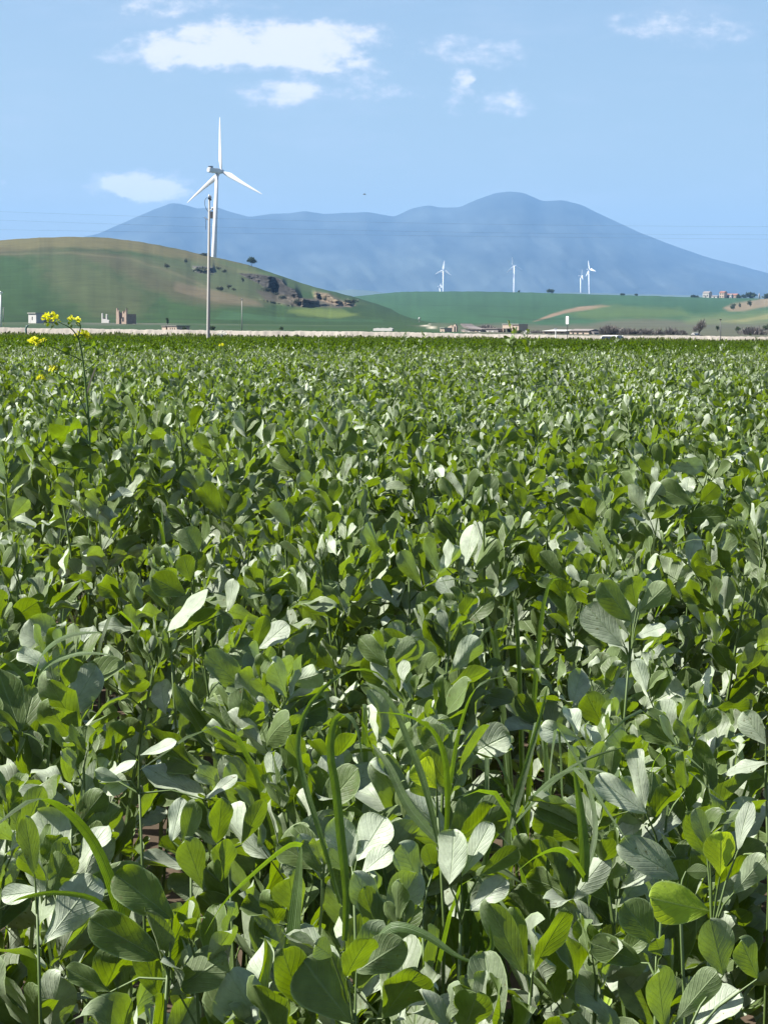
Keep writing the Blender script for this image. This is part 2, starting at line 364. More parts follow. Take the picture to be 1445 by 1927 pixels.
def hill(name, crest, foot_e, d0, d1, mat, polys, basef, step=3.0, rows=110, px0=-700, px1=2150, cliffs=(), bump=0.0, back=1.0, shape=1.0, seed=1, nfreq=.02):
    pxs = np.arange(px0, px1 + .1, step); cx = [c[0] for c in crest]; cy = [c[1] for c in crest]
    top = np.interp(pxs, cx, cy)
    kw = 25 if step < 2 else (13 if step < 4 else 3); top = np.convolve(np.pad(top, kw // 2, 'edge'), np.ones(kw) / kw, 'valid')
    top = top + (fbm(pxs * .06, pxs * 0, 4, seed + 20) - .5) * 1.6
    HY = 628 + (pxs - 722) * math.tan(math.radians(.5))
    t = np.linspace(0, 1, rows)[:, None]
    foot = np.minimum(HY - foot_e, 1e9); py = foot[None, :] * (1 - t) + np.minimum(top, foot - .5)[None, :] * t
    PXg = np.repeat(pxs[None, :], rows, 0)
    w = np.ones(py.shape) * (.35 + 1.3 * t ** shape)
    rough_ = None
    for (poly) in cliffs:
        m = patch(PXg, py, [(poly, (1, 1, 1), 1.0, 3)], np.zeros(py.shape + (3,)))[..., 0]
        rough_ = m if rough_ is None else np.maximum(rough_, m)
    w *= .85 + .3 * fbm(PXg * .03, py * .12, 4, seed + 9)
    if rough_ is not None:
        debt = np.zeros(w.shape[1]); w2 = w.copy(); stepw = w.mean()
        for k_ in range(w.shape[0]):
            take = w[k_] * .985 * rough_[k_]; pay = np.minimum(debt, debt * .10 + .02 * stepw) * (1 - rough_[k_]); w2[k_] = w[k_] - take + pay; debt = debt + take - pay
        w = w2
    cs = np.cumsum(w, 0); cs = (cs - cs[:1]) / (cs[-1:] - cs[:1]); d = d0 + (d1 - d0) * cs
    if bump: d = d + (fbm(PXg * nfreq + t * 3.2, t * 5.0 + PXg * .004, 5, seed) - .5) * bump * np.sin(np.pi * np.clip(t, 0, 1)) ** .5
    if rough_ is not None: d = d + rough_ * ((fbm(PXg * .22, py * .10, 4, 91) - .5) * 13 + (fbm(PXg * .08, py * .3, 3, 92) - .5) * 12)
    V_ = PN(PXg, py, d)
    col = patch(PXg, py, polys, basef(PXg, py))
    if rough_ is not None: col = col * (1 + rough_ * (fbm(PXg * .3, py * .35, 3, 93) - .5) * 1.5)[..., None]
    # far side falls away behind the crest
    ex = []; ec = []
    for k in range(1, 9):
        v = V_[-1].copy(); v[:, 1] += (d1 - d0) * .12 * k * back; v[:, 2] -= (v[:, 2] + 3) * (k / 8) ** 1.7 * .98; ex.append(v); ec.append(col[-1])
    V_ = np.concatenate([V_, np.array(ex)], 0); col = np.concatenate([col, np.array(ec)], 0)
    ny, nx = V_.shape[:2]; I, J = np.meshgrid(np.arange(nx - 1), np.arange(ny - 1)); a = (J * nx + I).ravel()
    o = link(npmesh(name, V_.reshape(-1, 3), np.stack([a, a + 1, a + nx + 1, a + nx], -1), col=col.reshape(-1, 3)), name, mat)
    tag(o, kind='structure'); return (pxs, py, d)
def gbase(c, k=.3, fx=.012, fy=.03, seed=50):
    return lambda X, Y: np.ones(X.shape + (3,)) * np.array(c) * (1 - k / 2 + k * fbm(X * fx, Y * fy, 4, seed) + .08 * (vnoise(X * .22, Y * .02, seed + 9) - .5))[..., None]

LC = [(-700, 560), (-300, 490), (-100, 462), (0, 452), (60, 448), (130, 445), (200, 447), (260, 454), (330, 467), (400, 483), (470, 499), (520, 516), (580, 537), (640, 552),
      (666, 559), (708, 571), (749, 586), (791, 597), (840, 606), (900, 616), (2200, 640)]
scar = [(446, 514), (480, 515), (520, 521), (533, 528), (540, 538), (556, 545), (566, 560), (598, 566), (600, 573), (570, 578), (552, 572), (530, 556), (505, 549), (488, 534), (466, 524)]
hill('hill', LC, 14, 1080, 1900, M_land, [
    ([(-700, 480), (0, 446), (130, 440), (260, 450), (400, 480), (470, 497), (500, 520), (440, 512), (340, 488), (240, 472), (130, 466), (0, 474), (-700, 500)], (.086, .076, .034), .9, 8),
    ([(-700, 500), (0, 470), (150, 470), (240, 478), (330, 505), (420, 545), (520, 566), (500, 570), (400, 580), (340, 570), (270, 540), (200, 500), (130, 478), (0, 482), (-700, 520)], BROWN, .62, 14),
    ([(60, 482), (150, 475), (240, 520), (290, 560), (260, 600), (180, 600), (110, 560)], (.058, .06, .028), .55, 30),
    ([(230, 480), (420, 492), (480, 520), (560, 560), (520, 575), (400, 560), (300, 520)], (.055, .065, .03), .7, 12),
    ([(400, 485), (470, 500), (640, 556), (700, 575), (640, 570), (560, 545), (500, 520), (420, 500)], (.046, .07, .025), .7, 6),
    ([(330, 530), (400, 545), (480, 565), (500, 577), (400, 568), (330, 548)], (.10, .08, .05), .7, 6),
    (scar, (.032, .029, .028), .95, 2),
    ([(480, 545), (560, 560), (600, 562), (660, 574), (640, 580), (560, 578), (500, 566)], (.062, .052, .040), .85, 5),
    ([(590, 548), (618, 552), (640, 565), (672, 574), (660, 578), (620, 572), (592, 562)], (.14, .105, .075), .8, 4),
    ([(360, 500), (402, 502), (404, 515), (372, 514)], (.075, .07, .07), .9, 4),
    ([(560, 580), (640, 583), (680, 592), (620, 600), (560, 592), (540, 585)], (.095, .125, .03), .7, 8),
    ([(-400, 597), (0, 595), (200, 598), (420, 601), (420, 603), (200, 600), (0, 597), (-400, 599)], (.02, .035, .014), .7, 2),
    ([(0, 477), (130, 474), (250, 486), (330, 512), (420, 552), (418, 555), (325, 515), (245, 489), (130, 477), (0, 480)], (.11, .095, .055), .3, 3),
    ([(420, 585), (560, 600), (720, 602), (720, 606), (400, 602)], (.03, .07, .03), .6, 5)],
    gbase(G_GREEN, .5), cliffs=[scar, [(360, 502), (402, 503), (403, 512), (372, 512)], [(540, 565), (600, 572), (640, 572), (640, 576), (560, 576)],
                             [(588, 549), (618, 553), (640, 566), (668, 573), (660, 576), (620, 570), (592, 560)], [(480, 560), (550, 574), (550, 578), (500, 568)]], px0=-400, px1=960, rows=190, step=1.5)

SCRUB2 = [(x, y - 1) for x, y in SCRUB]
RC = [(-700, 575), (500, 570), (640, 562), (700, 554), (750, 549.5), (850, 548), (980, 550), (1100, 554), (1200, 556), (1290, 559), (1340, 560), (1400, 561), (1445, 562), (1600, 556), (2150, 560)]
hill('hill', RC, 21, 1450, 3000, M_land, [(SCRUB2, (.08, .072, .052), .75, 7),
    ([(1000, 606), (1040, 590), (1090, 577), (1130, 573), (1150, 576), (1110, 583), (1060, 590), (1020, 602)], (.17, .12, .08), .95, 3),
    ([(750, 572), (1000, 577), (1200, 571), (1200, 573), (1000, 579), (750, 574)], (.02, .045, .024), .5, 2), ([(900, 592), (1010, 600), (1200, 594), (1340, 597), (1340, 599), (1200, 597), (1010, 603), (900, 595)], (.02, .04, .02), .6, 3),
    ([(1130, 574), (1280, 580), (1300, 596), (1120, 600), (1060, 592), (1100, 584)], (.065, .095, .03), .6, 10),
    ([(1360, 578), (1390, 570), (1445, 560), (2150, 560), (2150, 575), (1445, 576), (1400, 586), (1370, 586)], (.165, .125, .08), .85, 5),
    ([(1350, 606), (1400, 600), (1445, 590), (2150, 585), (2150, 593), (1445, 600), (1400, 606)], (.19, .16, .075), .8, 4),
    ([(1290, 595), (1445, 584), (2150, 580), (2150, 610), (1290, 610)], (.095, .12, .05), .55, 10)],
    gbase((.026, .064, .030), .35, .01, .05, 70), px0=-200, rows=90)
FC = [(-700, 556), (560, 556), (600, 550), (640, 546), (670, 545), (700, 547), (730, 552), (800, 551), (1100, 551), (1300, 556), (2150, 560)]
hill('distant_hill', FC, 30, 7500, 11000, M_mtn, [], gbase((.06, .08, .06), .5, .02, .05, 80), step=8, rows=30)
MC = [(-700, 505), (0, 478), (100, 458), (185, 440), (240, 416), (290, 394), (325, 382), (345, 384), (370, 392), (410, 390), (430, 398), (470, 408), (510, 402), (545, 401), (575, 397), (610, 403),
      (640, 401), (690, 399), (742, 408), (775, 392), (805, 386), (830, 391), (865, 390), (900, 374), (930, 364), (960, 360), (985, 363), (1020, 378), (1060, 377), (1090, 384), (1140, 408),
      (1200, 436), (1260, 460), (1330, 484), (1400, 502), (1445, 514), (1600, 545), (2150, 585)]
hill('mountain', MC, 40, 14500, 20500, M_mtn, [([(480, 520), (800, 470), (1000, 520), (1000, 560), (480, 560)], (.05, .06, .05), .5, 30)],
     gbase((.032, .038, .036), 1.5, .012, .03, 90), step=5, rows=70, bump=800, seed=14, nfreq=.02, px0=-900, px1=2400)

# ------------------------------------------------------------------ embankment along the field's far edge
ye = [(-700, 612), (0, 617), (130, 619), (260, 620.5), (400, 622), (500, 623.5), (700, 625), (780, 626), (900, 629), (1000, 630), (1100, 631.5), (1200, 632.5), (1300, 632), (1445, 635), (2200, 642)]
pxe = np.arange(-700, 2151, 3.0); te = np.interp(pxe, [a for a, _ in ye], [b for _, b in ye]) + (fbm(pxe * .05, pxe * 0, 3, 44) - .5) * 2.0
topp = PN(pxe, te, np.full(pxe.shape, 207.0)); rowsE = []
for dy, fz in ((-5.0, None), (-3.2, -.25), (-1.7, .45), (-.3, .92), (0.0, 1.0), (1.6, 1.02), (3.2, .6), (5.0, None)):
    r = topp.copy(); r[:, 1] += dy + (fbm(pxe * .3, pxe * 0 + dy, 3, 45) - .5) * .5
    r[:, 2] = -.35 if fz is None else topp[:, 2] * fz + (1 - fz) * (-.1) + (fbm(pxe * .5, pxe * 0 + dy * .4, 3, 46) - .5) * .10
    rowsE.append(r)
VE = np.array(rowsE); ny, nx = VE.shape[:2]; I, J = np.meshgrid(np.arange(nx - 1), np.arange(ny - 1)); a = (J * nx + I).ravel()
tag(link(npmesh('embankment', VE.reshape(-1, 3), np.stack([a, a + 1, a + nx + 1, a + nx], -1), smooth=True), 'embankment', M_gravel), kind='structure')

EMB_TOP = topp
# ------------------------------------------------------------------ leaf building blocks
def leaflet(nu, nv, r, wr=.53, fold=None, curl=None, wav=None):
    """unit-length leaflet along +Y, upper side +Z; returns verts, uv"""
    fold = r.uniform(.08, .6) if fold is None else fold; curl = r.uniform(-.9, .7) if curl is None else curl; wav = r.uniform(.01, .085) if wav is None else wav
    t = np.linspace(0, 1, nv + 1)[:, None]; u = np.linspace(-1, 1, nu + 1)[None, :]
    tt = np.sin(t * np.pi / 2 * .999) if nv > 4 else t
    tt = .5 - .5 * np.cos(np.pi * t) if nv > 3 else t
    pw = r.uniform(1.25, 2.0)
    w = np.sqrt(np.clip(1 - (2 * np.clip(tt, .0008, .9992) ** pw - 1) ** 2, 0, 1)) * (tt + .12) ** .22 * wr * .5
    w = w * (1 + r.uniform(-.07, .07) * np.sin(tt * 9 + r.uniform(0, 6)))
    if nv <= 3: w = np.maximum(w, .10)
    x = u * w; a = fold
    z = np.abs(x) * a + wav * (np.abs(u) ** 2) * np.sin(tt * r.uniform(7, 13) + r.uniform(0, 6) + (u > 0) * 1.7) + 0.10 * u * r.uniform(-1, 1) * tt
    ang = curl * tt; L = tt
    if abs(curl) > 1e-3:
        y = np.sin(ang) / curl; zc = (1 - np.cos(ang)) / curl
    else: y = tt; zc = 0 * tt
    y = y + 0 * x; y2 = y - np.sin(ang) * z; z2 = zc + np.cos(ang) * z
    tw = r.uniform(-.35, .35) * tt; X = x * np.cos(tw) - z2 * np.sin(tw); Z = x * np.sin(tw) + z2 * np.cos(tw)
    # notch-free rounded tip
    V_ = np.stack([X, y2 + 0 * X, Z], -1).reshape(-1, 3); UV = np.stack([u + 0 * w, tt + 0 * u], -1).reshape(-1, 2)
    return V_, UV
def quads(nu, nv):
    I, J = np.meshgrid(np.arange(nu), np.arange(nv)); a = (J * (nu + 1) + I).ravel(); return np.stack([a, a + 1, a + nu + 2, a + nu + 1], -1)
class LeafLib:
    def __init__(s, nu, nv, n, seed, **k):
        r = np.random.default_rng(seed); s.q = quads(nu, nv); s.nu = nu; s.nv = nv
        L = [leaflet(nu, nv, r, **k) for _ in range(n)]; s.V = np.array([l[0] for l in L]); s.U = np.array([l[1] for l in L])
    def place(s, pos, dirv, nrm, size, tint, r):
        """vectorised: pos,dirv,nrm (n,3), size (n), tint (n) -> arrays"""
        n = len(pos); y = dirv / np.linalg.norm(dirv, axis=1, keepdims=True)
        x = np.cross(y, nrm); x /= np.linalg.norm(x, axis=1, keepdims=True) + 1e-9; z = np.cross(x, y)
        k = r.integers(0, len(s.V), n); V_ = s.V[k] * size[:, None, None]
        wsc = r.uniform(.8, 1.2, n)[:, None]
        Wd = V_[..., 0:1] * wsc[:, :, None] * x[:, None] + V_[..., 1:2] * y[:, None] + V_[..., 2:3] * z[:, None] + pos[:, None]
        m = V_.shape[1]; Q = s.q[None] + (np.arange(n) * m)[:, None, None]
        return Wd.reshape(-1, 3), Q.reshape(-1, 4), s.U[k].reshape(-1, 2), np.repeat(tint, m)
HI = LeafLib(6, 12, 40, 3); MID = LeafLib(4, 6, 30, 4); LO = LeafLib(2, 3, 24, 5); TINY = LeafLib(2, 2, 12, 6)
def rot_about(v, k, a):
    c = np.cos(a)[:, None]; s_ = np.sin(a)[:, None]; return v * c + np.cross(k, v) * s_ + k * (np.sum(k * v, 1)[:, None]) * (1 - c)
def plant_skeleton(r, H=PLANT_H, zmin=.28, step=.045, big=1.22):
    """leaf positions of one broad bean plant with its foot at the origin"""
    lean = r.uniform(-.13, .13, 2); ph = r.uniform(0, 2 * np.pi); pos = []; dr = []; nm = []; sz = []; pet = []
    z = zmin * H; i = 0
    def stem(z_): q = z_ / H; return np.array([lean[0] * H * q ** 1.6, lean[1] * H * q ** 1.6, z_])
    while z < H - .01:
        q = z / H; topn = np.clip((q - .86) / .14, 0, 1)
        az = ph + i * np.pi + r.normal(0, .45) + i * .25; el = np.radians(r.uniform(28, 66) * (1 - topn) + 76 * topn)
        d = np.array([np.cos(az) * np.cos(el), np.sin(az) * np.cos(el), np.sin(el)]); b = stem(z)
        Lp = r.uniform(.03, .055) * (1 - .75 * topn); Lr = r.uniform(.035, .07) * (1 - .75 * topn)
        droop = r.uniform(-.1, .35); e1 = b + d * Lp; d2 = d + np.array([0, 0, -droop]) ; d2 /= np.linalg.norm(d2); e2 = e1 + d2 * Lr
        pet.append((b, e1, e2)); npair = r.integers(2, 4) if topn < .5 else 2; side = np.cross(d2, [0, 0, 1]); side /= np.linalg.norm(side) + 1e-9
        up = np.cross(side, d2)
        for k in range(npair):
            f = 0.25 + .75 * k / max(1, npair - 1); bp = e1 + (e2 - e1) * f
            for sgn in (-1, 1):
                if r.random() < .06: continue
                sp = np.radians(r.uniform(25, 70)) * (1 - .55 * topn); lift = r.normal(.42, .40) * (1 - .5 * topn)
                dl = d2 * np.cos(sp) + side * sgn * np.sin(sp) + up * lift
                n_ = up + side * sgn * r.normal(-.25, .5) + d2 * r.normal(-.1, .35) + r.normal(0, .25, 3)
                pos.append(bp + side * sgn * .002); dr.append(dl); nm.append(n_)
                sz.append(r.uniform(.058, .092) * big * (1 - .62 * topn) * (.8 + .2 * min(1, (1 - q) * 4)))
        z += step * r.uniform(.8, 1.2) * (1 - .5 * topn); i += 1
    return [np.array(a) for a in (pos, dr, nm, sz)] + [pet, stem]
def foliage_mesh(name, sk, lib, r):
    V_, Q, Uv, T = lib.place(sk[0], sk[1], sk[2], sk[3], r.random(len(sk[0])), r)
    return npmesh(name, V_, Q, tint=T, uvs=Uv)
def stem_mb(sk, H, thin=1.0):
    m = MB(); m.tube([sk[5](z) for z in np.linspace(0, H * .98, 6)], [.0052 * thin, .005 * thin, .0046 * thin, .004 * thin, .0034 * thin, .002 * thin], 4)
    for (b, e1, e2) in sk[4]: m.tube([b, e1, e2], [.0018, .0014, .0008], 3, False)
    return m

# ------------------------------------------------------------------ bean plants: individuals near the camera
NV = 22; protos = []
for k in range(NV):
    r = np.random.default_rng(100 + k); sk = plant_skeleton(r, big=1.42 if k < 10 else 1.22); H = PLANT_H
    fm = foliage_mesh('leaves', sk, HI, r); fm.materials.append(M_leaf)
    sm = stem_mb(sk, H); me = bpy.data.meshes.new('stem'); me.from_pydata(sm.v, [], sm.f); me.materials.append(M_stem); me.update()
    protos.append((fm, me))
r = np.random.default_rng(11); pts = []
dens = 20.0; y = 1.55; cell = 1 / math.sqrt(dens)
gx = np.arange(-9, 9, cell); gy = np.arange(1.45, 46, cell)
GX, GY = np.meshgrid(gx, gy); GX = (GX + r.uniform(-.45, .45, GX.shape) * cell).ravel(); GY = (GY + r.uniform(-.45, .45, GY.shape) * cell).ravel()
half = PW / 2 / F
keep = (np.abs(GX) < half * GY + 1.6) & (((fbm(GX * 1.5 + 40, GY * 1.1, 3, 63) > .33) | (GY < 4.2))); GX = GX[keep]; GY = GY[keep]
HV = (fbm(GX * .9, GY * .9, 3, 61) - .5) * .52 + r.normal(0, .05, len(GX))       # uneven crop height
inside = (np.abs(GX) < half * GY + .12) & (GY > 2.0)
order = np.argsort(GY); near = [i for i in order if inside[i]][:300]; nearset = set(near)
NEAR_D = float(GY[near[-1]])
def scl(i):
    return max(.6, (PLANT_H + HV[i] * (.55 if GY[i] < 4 else .8)) / PLANT_H)
print('near plants to', NEAR_D)
for c_, i in enumerate(near):
    x, yv = float(GX[i]), float(GY[i]); s = scl(i)
    o = empty('broad_bean_plant', (x, yv, float(gz(x, yv))), 'leafy grey-green broad bean plant, one of the many packed in the near crop', 'bean plant', 'broad bean plants of the near crop', rz=float(r.uniform(0, 6.28)))
    o.scale = (1, 1, s)
    fm, me = protos[int(r.integers(0, 10) if yv < 3.9 else r.integers(10, NV))]
    for m_, nme in ((me, 'stem'), (fm, 'leaves')):
        ch = bpy.data.objects.new(nme, m_); COL.objects.link(ch); ch.parent = o
# the rest of the crop: beyond counting
acc = []; off = 0
sk_cache = [plant_skeleton(np.random.default_rng(500 + k), zmin=.42, big=1.12) for k in range(40)]
sk_far = [plant_skeleton(np.random.default_rng(700 + k), zmin=.60, big=1.08, step=.06) for k in range(40)]
def add(arr):
    global off
    V_, Q, Uv, T = arr; acc.append((V_, Q + off, Uv, T)); off += len(V_)
for kind in (0, 1, 2):
    ps = []; dsx = []; ns = []; ss = []
    for i in order:
        if i in nearset: continue
        yv = GY[i]
        kk = 0 if yv < 14 else (1 if yv < 24 else 2)
        if kk != kind: continue
        sk = (sk_cache if kind < 2 else sk_far)[int(r.integers(0, 40))]; a = r.uniform(0, 6.28); ca, sa = math.cos(a), math.sin(a); Rz = np.array([[ca, sa, 0], [-sa, ca, 0], [0, 0, 1]])
        p = sk[0] @ Rz; p = p * np.array([1, 1, scl(i)]) + np.array([GX[i], yv, float(gz(0, yv))])
        ps.append(p); dsx.append(sk[1] @ Rz); ns.append(sk[2] @ Rz); ss.append(sk[3])
    ps, dsx, ns, ss = map(np.concatenate, (ps, dsx, ns, ss)); lib = (MID, LO, TINY)[kind]
    add(lib.place(ps, dsx, ns, ss, r.random(len(ps)), r))
# far rows: single leaves spread through the top of the crop
def scatter(d0, d1, n, size, thick):
    d = np.exp(r.uniform(np.log(d0), np.log(d1), n)); x = r.uniform(-1, 1, n) * (half * d * 1.05 + 3)
    hv = (fbm(x * .5, d * .25, 3, 61) - .5) * .26 + (fbm(x * 3, d * 3, 2, 66) - .5) * .12
    z = canopy(d) + hv - r.random(n) ** 1.3 * thick
    p = np.stack([x, d, z], 1); az = r.uniform(0, 6.28, n); el = r.uniform(-.2, 1.3, n)
    dv = np.stack([np.cos(az) * np.cos(el), np.sin(az) * np.cos(el), np.sin(el)], 1); nv_ = r.normal(0, .6, (n, 3)) + np.array([0, 0, .8])
    add(TINY.place(p, dv, nv_, r.uniform(.7, 1.25, n) * size, r.random(n) * (.95 if d0 < 70 else .45), r))  # wider tint range on nearer strips puts pale glints into leaf colour
scatter(45, 62, 5000, .09, .16); scatter(60, 85, 3000, .09, .13); scatter(80, 125, 1600, .09, .10); scatter(44, 80, 110000, .085, .30); scatter(72, 199, 130000, .11, .30)
fa = acc[-2:]; acc = acc[:-2]
V_ = np.concatenate([a[0] for a in fa]); Q = np.concatenate([a[1] for a in fa]); Uv = np.concatenate([a[2] for a in fa]); T = np.concatenate([a[3] for a in fa]); Q = Q - Q.min()
tag(link(npmesh('far_crop', V_, Q, tint=T, uvs=Uv), 'far_crop', M_leaf_far), 'smooth deep green far strip of the crop before the pale embankment', 'crop', kind='stuff')
V_ = np.concatenate([a[0] for a in acc]); Q = np.concatenate([a[1] for a in acc]); Uv = np.concatenate([a[2] for a in acc]); T = np.concatenate([a[3] for a in acc])
print('crop quads', len(Q))
tag(link(npmesh('bean_crop', V_, Q, tint=T, uvs=Uv), 'bean_crop', M_leaf), 'dense green broad bean crop reaching back to the pale embankment', 'crop', kind='stuff')
# dull verge at the end of the field
n = 14000; d = r.uniform(196, 203.5, n); x = r.uniform(-1, 1, n) * 40; z = canopy(d) + (fbm(x * .25, d * .3, 3, 77) - .5) * .5 - r.random(n) * .35 - .06
n2 = 2600; x2 = r.uniform(-36, 36, n2); x2 = x2[fbm(x2 * .35, x2 * 0, 3, 78) > .55]; n2 = len(x2); y2 = r.uniform(202.0, 204.6, n2)
zt = np.interp(x2, EMB_TOP[:, 0], EMB_TOP[:, 2]); z2 = zt * np.interp(y2, [202, 203.8, 205.3, 206.7, 207], [-.1, .3, .55, .92, 1.0]) + .02
x = np.concatenate([x, x2]); d = np.concatenate([d, y2]); z = np.concatenate([z, z2]); n = len(x)
az = r.uniform(0, 6.28, n); dv = np.stack([np.cos(az) * .4, np.sin(az) * .4, np.ones(n)], 1)
a_ = TINY.place(np.stack([x, d, z], 1), dv, r.normal(0, 1, (n, 3)), r.uniform(.15, .35, n), r.random(n), r)
tag(link(npmesh('verge_grass', a_[0], a_[1], tint=a_[3], uvs=a_[2]), 'verge_grass', M_verge), 'dull dry grass verge between the crop and the embankment', 'grass', kind='stuff')


# ------------------------------------------------------------------ wind turbines
def turbine(px, py_hub, px_base, py_base, d, yaw, rots, blade=45.0, tower=(2.15, 1.3), label='', group=None, detail=True, nblades=3):
    """yaw: angle of the rotor axis from +Y towards +X; rots: blade angles from up, clockwise seen from the camera"""
    hub = P(px, py_hub, d); base = P(px_base, py_base, d)
    o = empty('wind_turbine', base, label, 'wind turbine', group)
    ax = Vector((math.sin(yaw), math.cos(yaw), 0)); side = Vector((math.cos(yaw), -math.sin(yaw), 0)); up = Vector((0, 0, 1))
    h = hub - base; ks = 1.15 if detail else 1.0; over = 5.2 * ks
    tz = h.z - 2.2; tx = h.x - ax.x * over; ty = -ax.y * over
    m = MB(); m.tube([(0, 0, -12), (tx * .0, 0, 0), (tx, 0, tz)], [tower[0] * 1.05, tower[0], tower[1]], 24); tw = m.build('tower', M_far, o, True)
    hc = Vector((tx, 0, h.z)); m = MB()
    def Q(a, s_, u): return hc + ax * a * ks + side * s_ + up * u
    prof = [(-10.5, 1.5, 1.6), (-9.5, 2.0, 2.05), (-3, 2.15, 2.2), (2.2, 2.0, 2.1), (3.2, 1.5, 1.6)]
    vs = []
    for a_, w_, h_ in prof:
        for k in range(12):
            t = 2 * math.pi * k / 12; c_, s_ = math.cos(t), math.sin(t); e = .45
            vs.append(Q(a_, math.copysign(abs(c_) ** e, c_) * w_, math.copysign(abs(s_) ** e, s_) * h_))
    fs = [(i * 12 + k, i * 12 + (k + 1) % 12, (i + 1) * 12 + (k + 1) % 12, (i + 1) * 12 + k) for i in range(4) for k in range(12)] + [tuple(range(12)), tuple(range(48, 60))]
    m.add(vs, fs); nc = m.build('nacelle', M_far, o)
    if detail:
        m = MB(); m.add([Q(a_, s_, u_) for a_ in (-9.2, -6.2) for s_ in (-1.2, 1.2) for u_ in (2.0, 3.4)], [(0, 1, 3, 2), (4, 6, 7, 5), (0, 4, 5, 1), (2, 3, 7, 6), (1, 5, 7, 3), (0, 2, 6, 4)]); m.build('cooler', M_dgrey, nc)
    m = MB(); m.tube([Q(3.0, 0, 0), Q(4.0, 0, 0), Q(5.6, 0, 0), Q(7.2, 0, 0), Q(8.0, 0, 0)], [1.7, 2.0, 2.0, 1.4, .3], 16); m.build('hub', M_far, o, True)
    for th in rots[:nblades]:
        t = math.radians(th); rad = side * math.sin(t) + up * math.cos(t); tan = rad.cross(ax); root = Q(5.2, 0, 0); vs = []; fs = []
        S = [(1.2, .95, .95, 0), (3, 1.0, .8, .1), (6, 1.7, .55, .25), (9.5, 2.15, .42, .35), (15, 1.8, .33, .3), (24, 1.3, .24, .2), (33, .95, .16, .1), (40, .6, .1, .03), (44, .32, .06, 0), (45, .05, .03, 0)]
        for (l, c_, th_, off_) in S:
            l *= blade / 45; c_ *= 1.0 if detail else 2.8; th_ *= 1.0 if detail else 2.0; tww = .35 * (1 - l / blade); ca = tan * math.cos(tww) + ax * math.sin(tww); cb = ax * math.cos(tww) - tan * math.sin(tww)
            fl = ax * (.0009 * l * l)
            for k in range(10):
                q = 2 * math.pi * k / 10; vs.append(root + rad * l + fl + ca * (math.cos(q) * c_ + off_ * c_) + cb * math.sin(q) * th_)
        for i in range(len(S) - 1):
            for k in range(10): fs.append((i * 10 + k, i * 10 + (k + 1) % 10, (i + 1) * 10 + (k + 1) % 10, (i + 1) * 10 + k))
        m = MB(); m.add(vs, fs); m.build('blade', M_far, o, True)
    return o
turbine(416, 321.5, 403, 484, 1935, math.radians(33), (-4, 116, 236), tower=(2.25, 1.3), label='large white wind turbine standing on the ridge of the tan and green hill', blade=46)
GT = 'distant wind turbines in front of the blue mountain'
turbine(834.5, 508, 834, 552, 10700, math.radians(14), (4, 124, 244), label='small far wind turbine leftmost of the four full ones, blades in an even Y', group=GT, detail=False, tower=(4.0, 2.8))
turbine(966.5, 501, 967, 553, 10600, math.radians(-20), (-12, 108, 228), label='tallest of the far wind turbines, between the other far ones', group=GT, detail=False, tower=(4.0, 2.8))
turbine(1109, 507, 1108.5, 555, 10800, math.radians(55), (-18, 102, 222), label='far wind turbine seen nearly edge on, rightmost of all', group=GT, detail=False, tower=(3.6, 2.4))
turbine(1094, 519, 1092.5, 555, 10990, math.radians(80), (10, 130, 250), blade=30, label='short far wind turbine just left of the rightmost one', group=GT, detail=False, tower=(3.4, 2.4))
turbine(829, 539, 829, 554, 10995, math.radians(60), (0, 120, 240), blade=14, label='tiny pale turbine tip peeping over the ridge beside the leftmost far turbine', group=GT, detail=False, tower=(3.6, 3.2))

# ------------------------------------------------------------------ concrete pole in the field
pb = P(392, 645, 145); pt = P(394.2, 374, 145); hh = pt.z - 0.0
o = empty('utility_pole', (pb.x, 145, 0.05), 'tall slim concrete utility pole standing in the crop before the big wind turbine', 'utility pole')
m = MB(); m.tube([(0, 0, -.3), (0, 0, 0), (pt.x - pb.x, 0, hh)], [.115, .115, .058], 16); m.build('pole', M_conc, o, True)
tx = pt.x - pb.x
m = MB(); m.box(tx - .02, tx + .09, -.75, .75, hh - .12, hh - .02); m.build('crossarm', M_dgrey, o)
for yy_ in (-.65, 0, .65):
    m = MB(); m.tube([(tx + .04, yy_, hh - .02), (tx + .04, yy_, hh + .03), (tx + .04, yy_, hh + .08), (tx + .04, yy_, hh + .18)], [.03, .055, .06, .03], 8); m.build('insulator', M_insul, o, True)
m = MB(); m.tube([(tx + .02, -.5, hh - .03), (tx - .16, -.4, hh - .02), (tx - .25, -.3, hh - .18), (tx - .26, -.25, hh - .45), (tx - .18, -.2, hh - .68), (tx - .06, -.15, hh - .86)], .016, 5); m.build('jumper_cable', M_wire, o)
m = MB(); m.tube([(tx + .06, -.1, hh - .78), (tx + .2, -.2, hh - .72), (tx + .26, -.2, hh - .66)], .03, 6); m.tube([(tx + .22, -.2, hh - .74), (tx + .25, -.2, hh - .58)], [.06, .06], 8); m.build('surge_arrester', M_insul, o, True)
m = MB(); m.box(tx + .09, tx + .25, -.28, -.02, hh - 1.28, hh - .86); m.build('switch_box', M_conc, o)
m = MB(); m.tube([(tx - .06, -.1, hh - 1.38), (tx - .2, -.2, hh - 1.3), (tx - .3, -.22, hh - 1.22)], .02, 6); m.build('bracket_arm', M_white, o)
m = MB(); m.tube([(tx - .2, -.2, hh - 1.3), (tx - .2, -.2, hh - 2.0)], .012, 5); m.build('hanging_cable', M_wire, o)

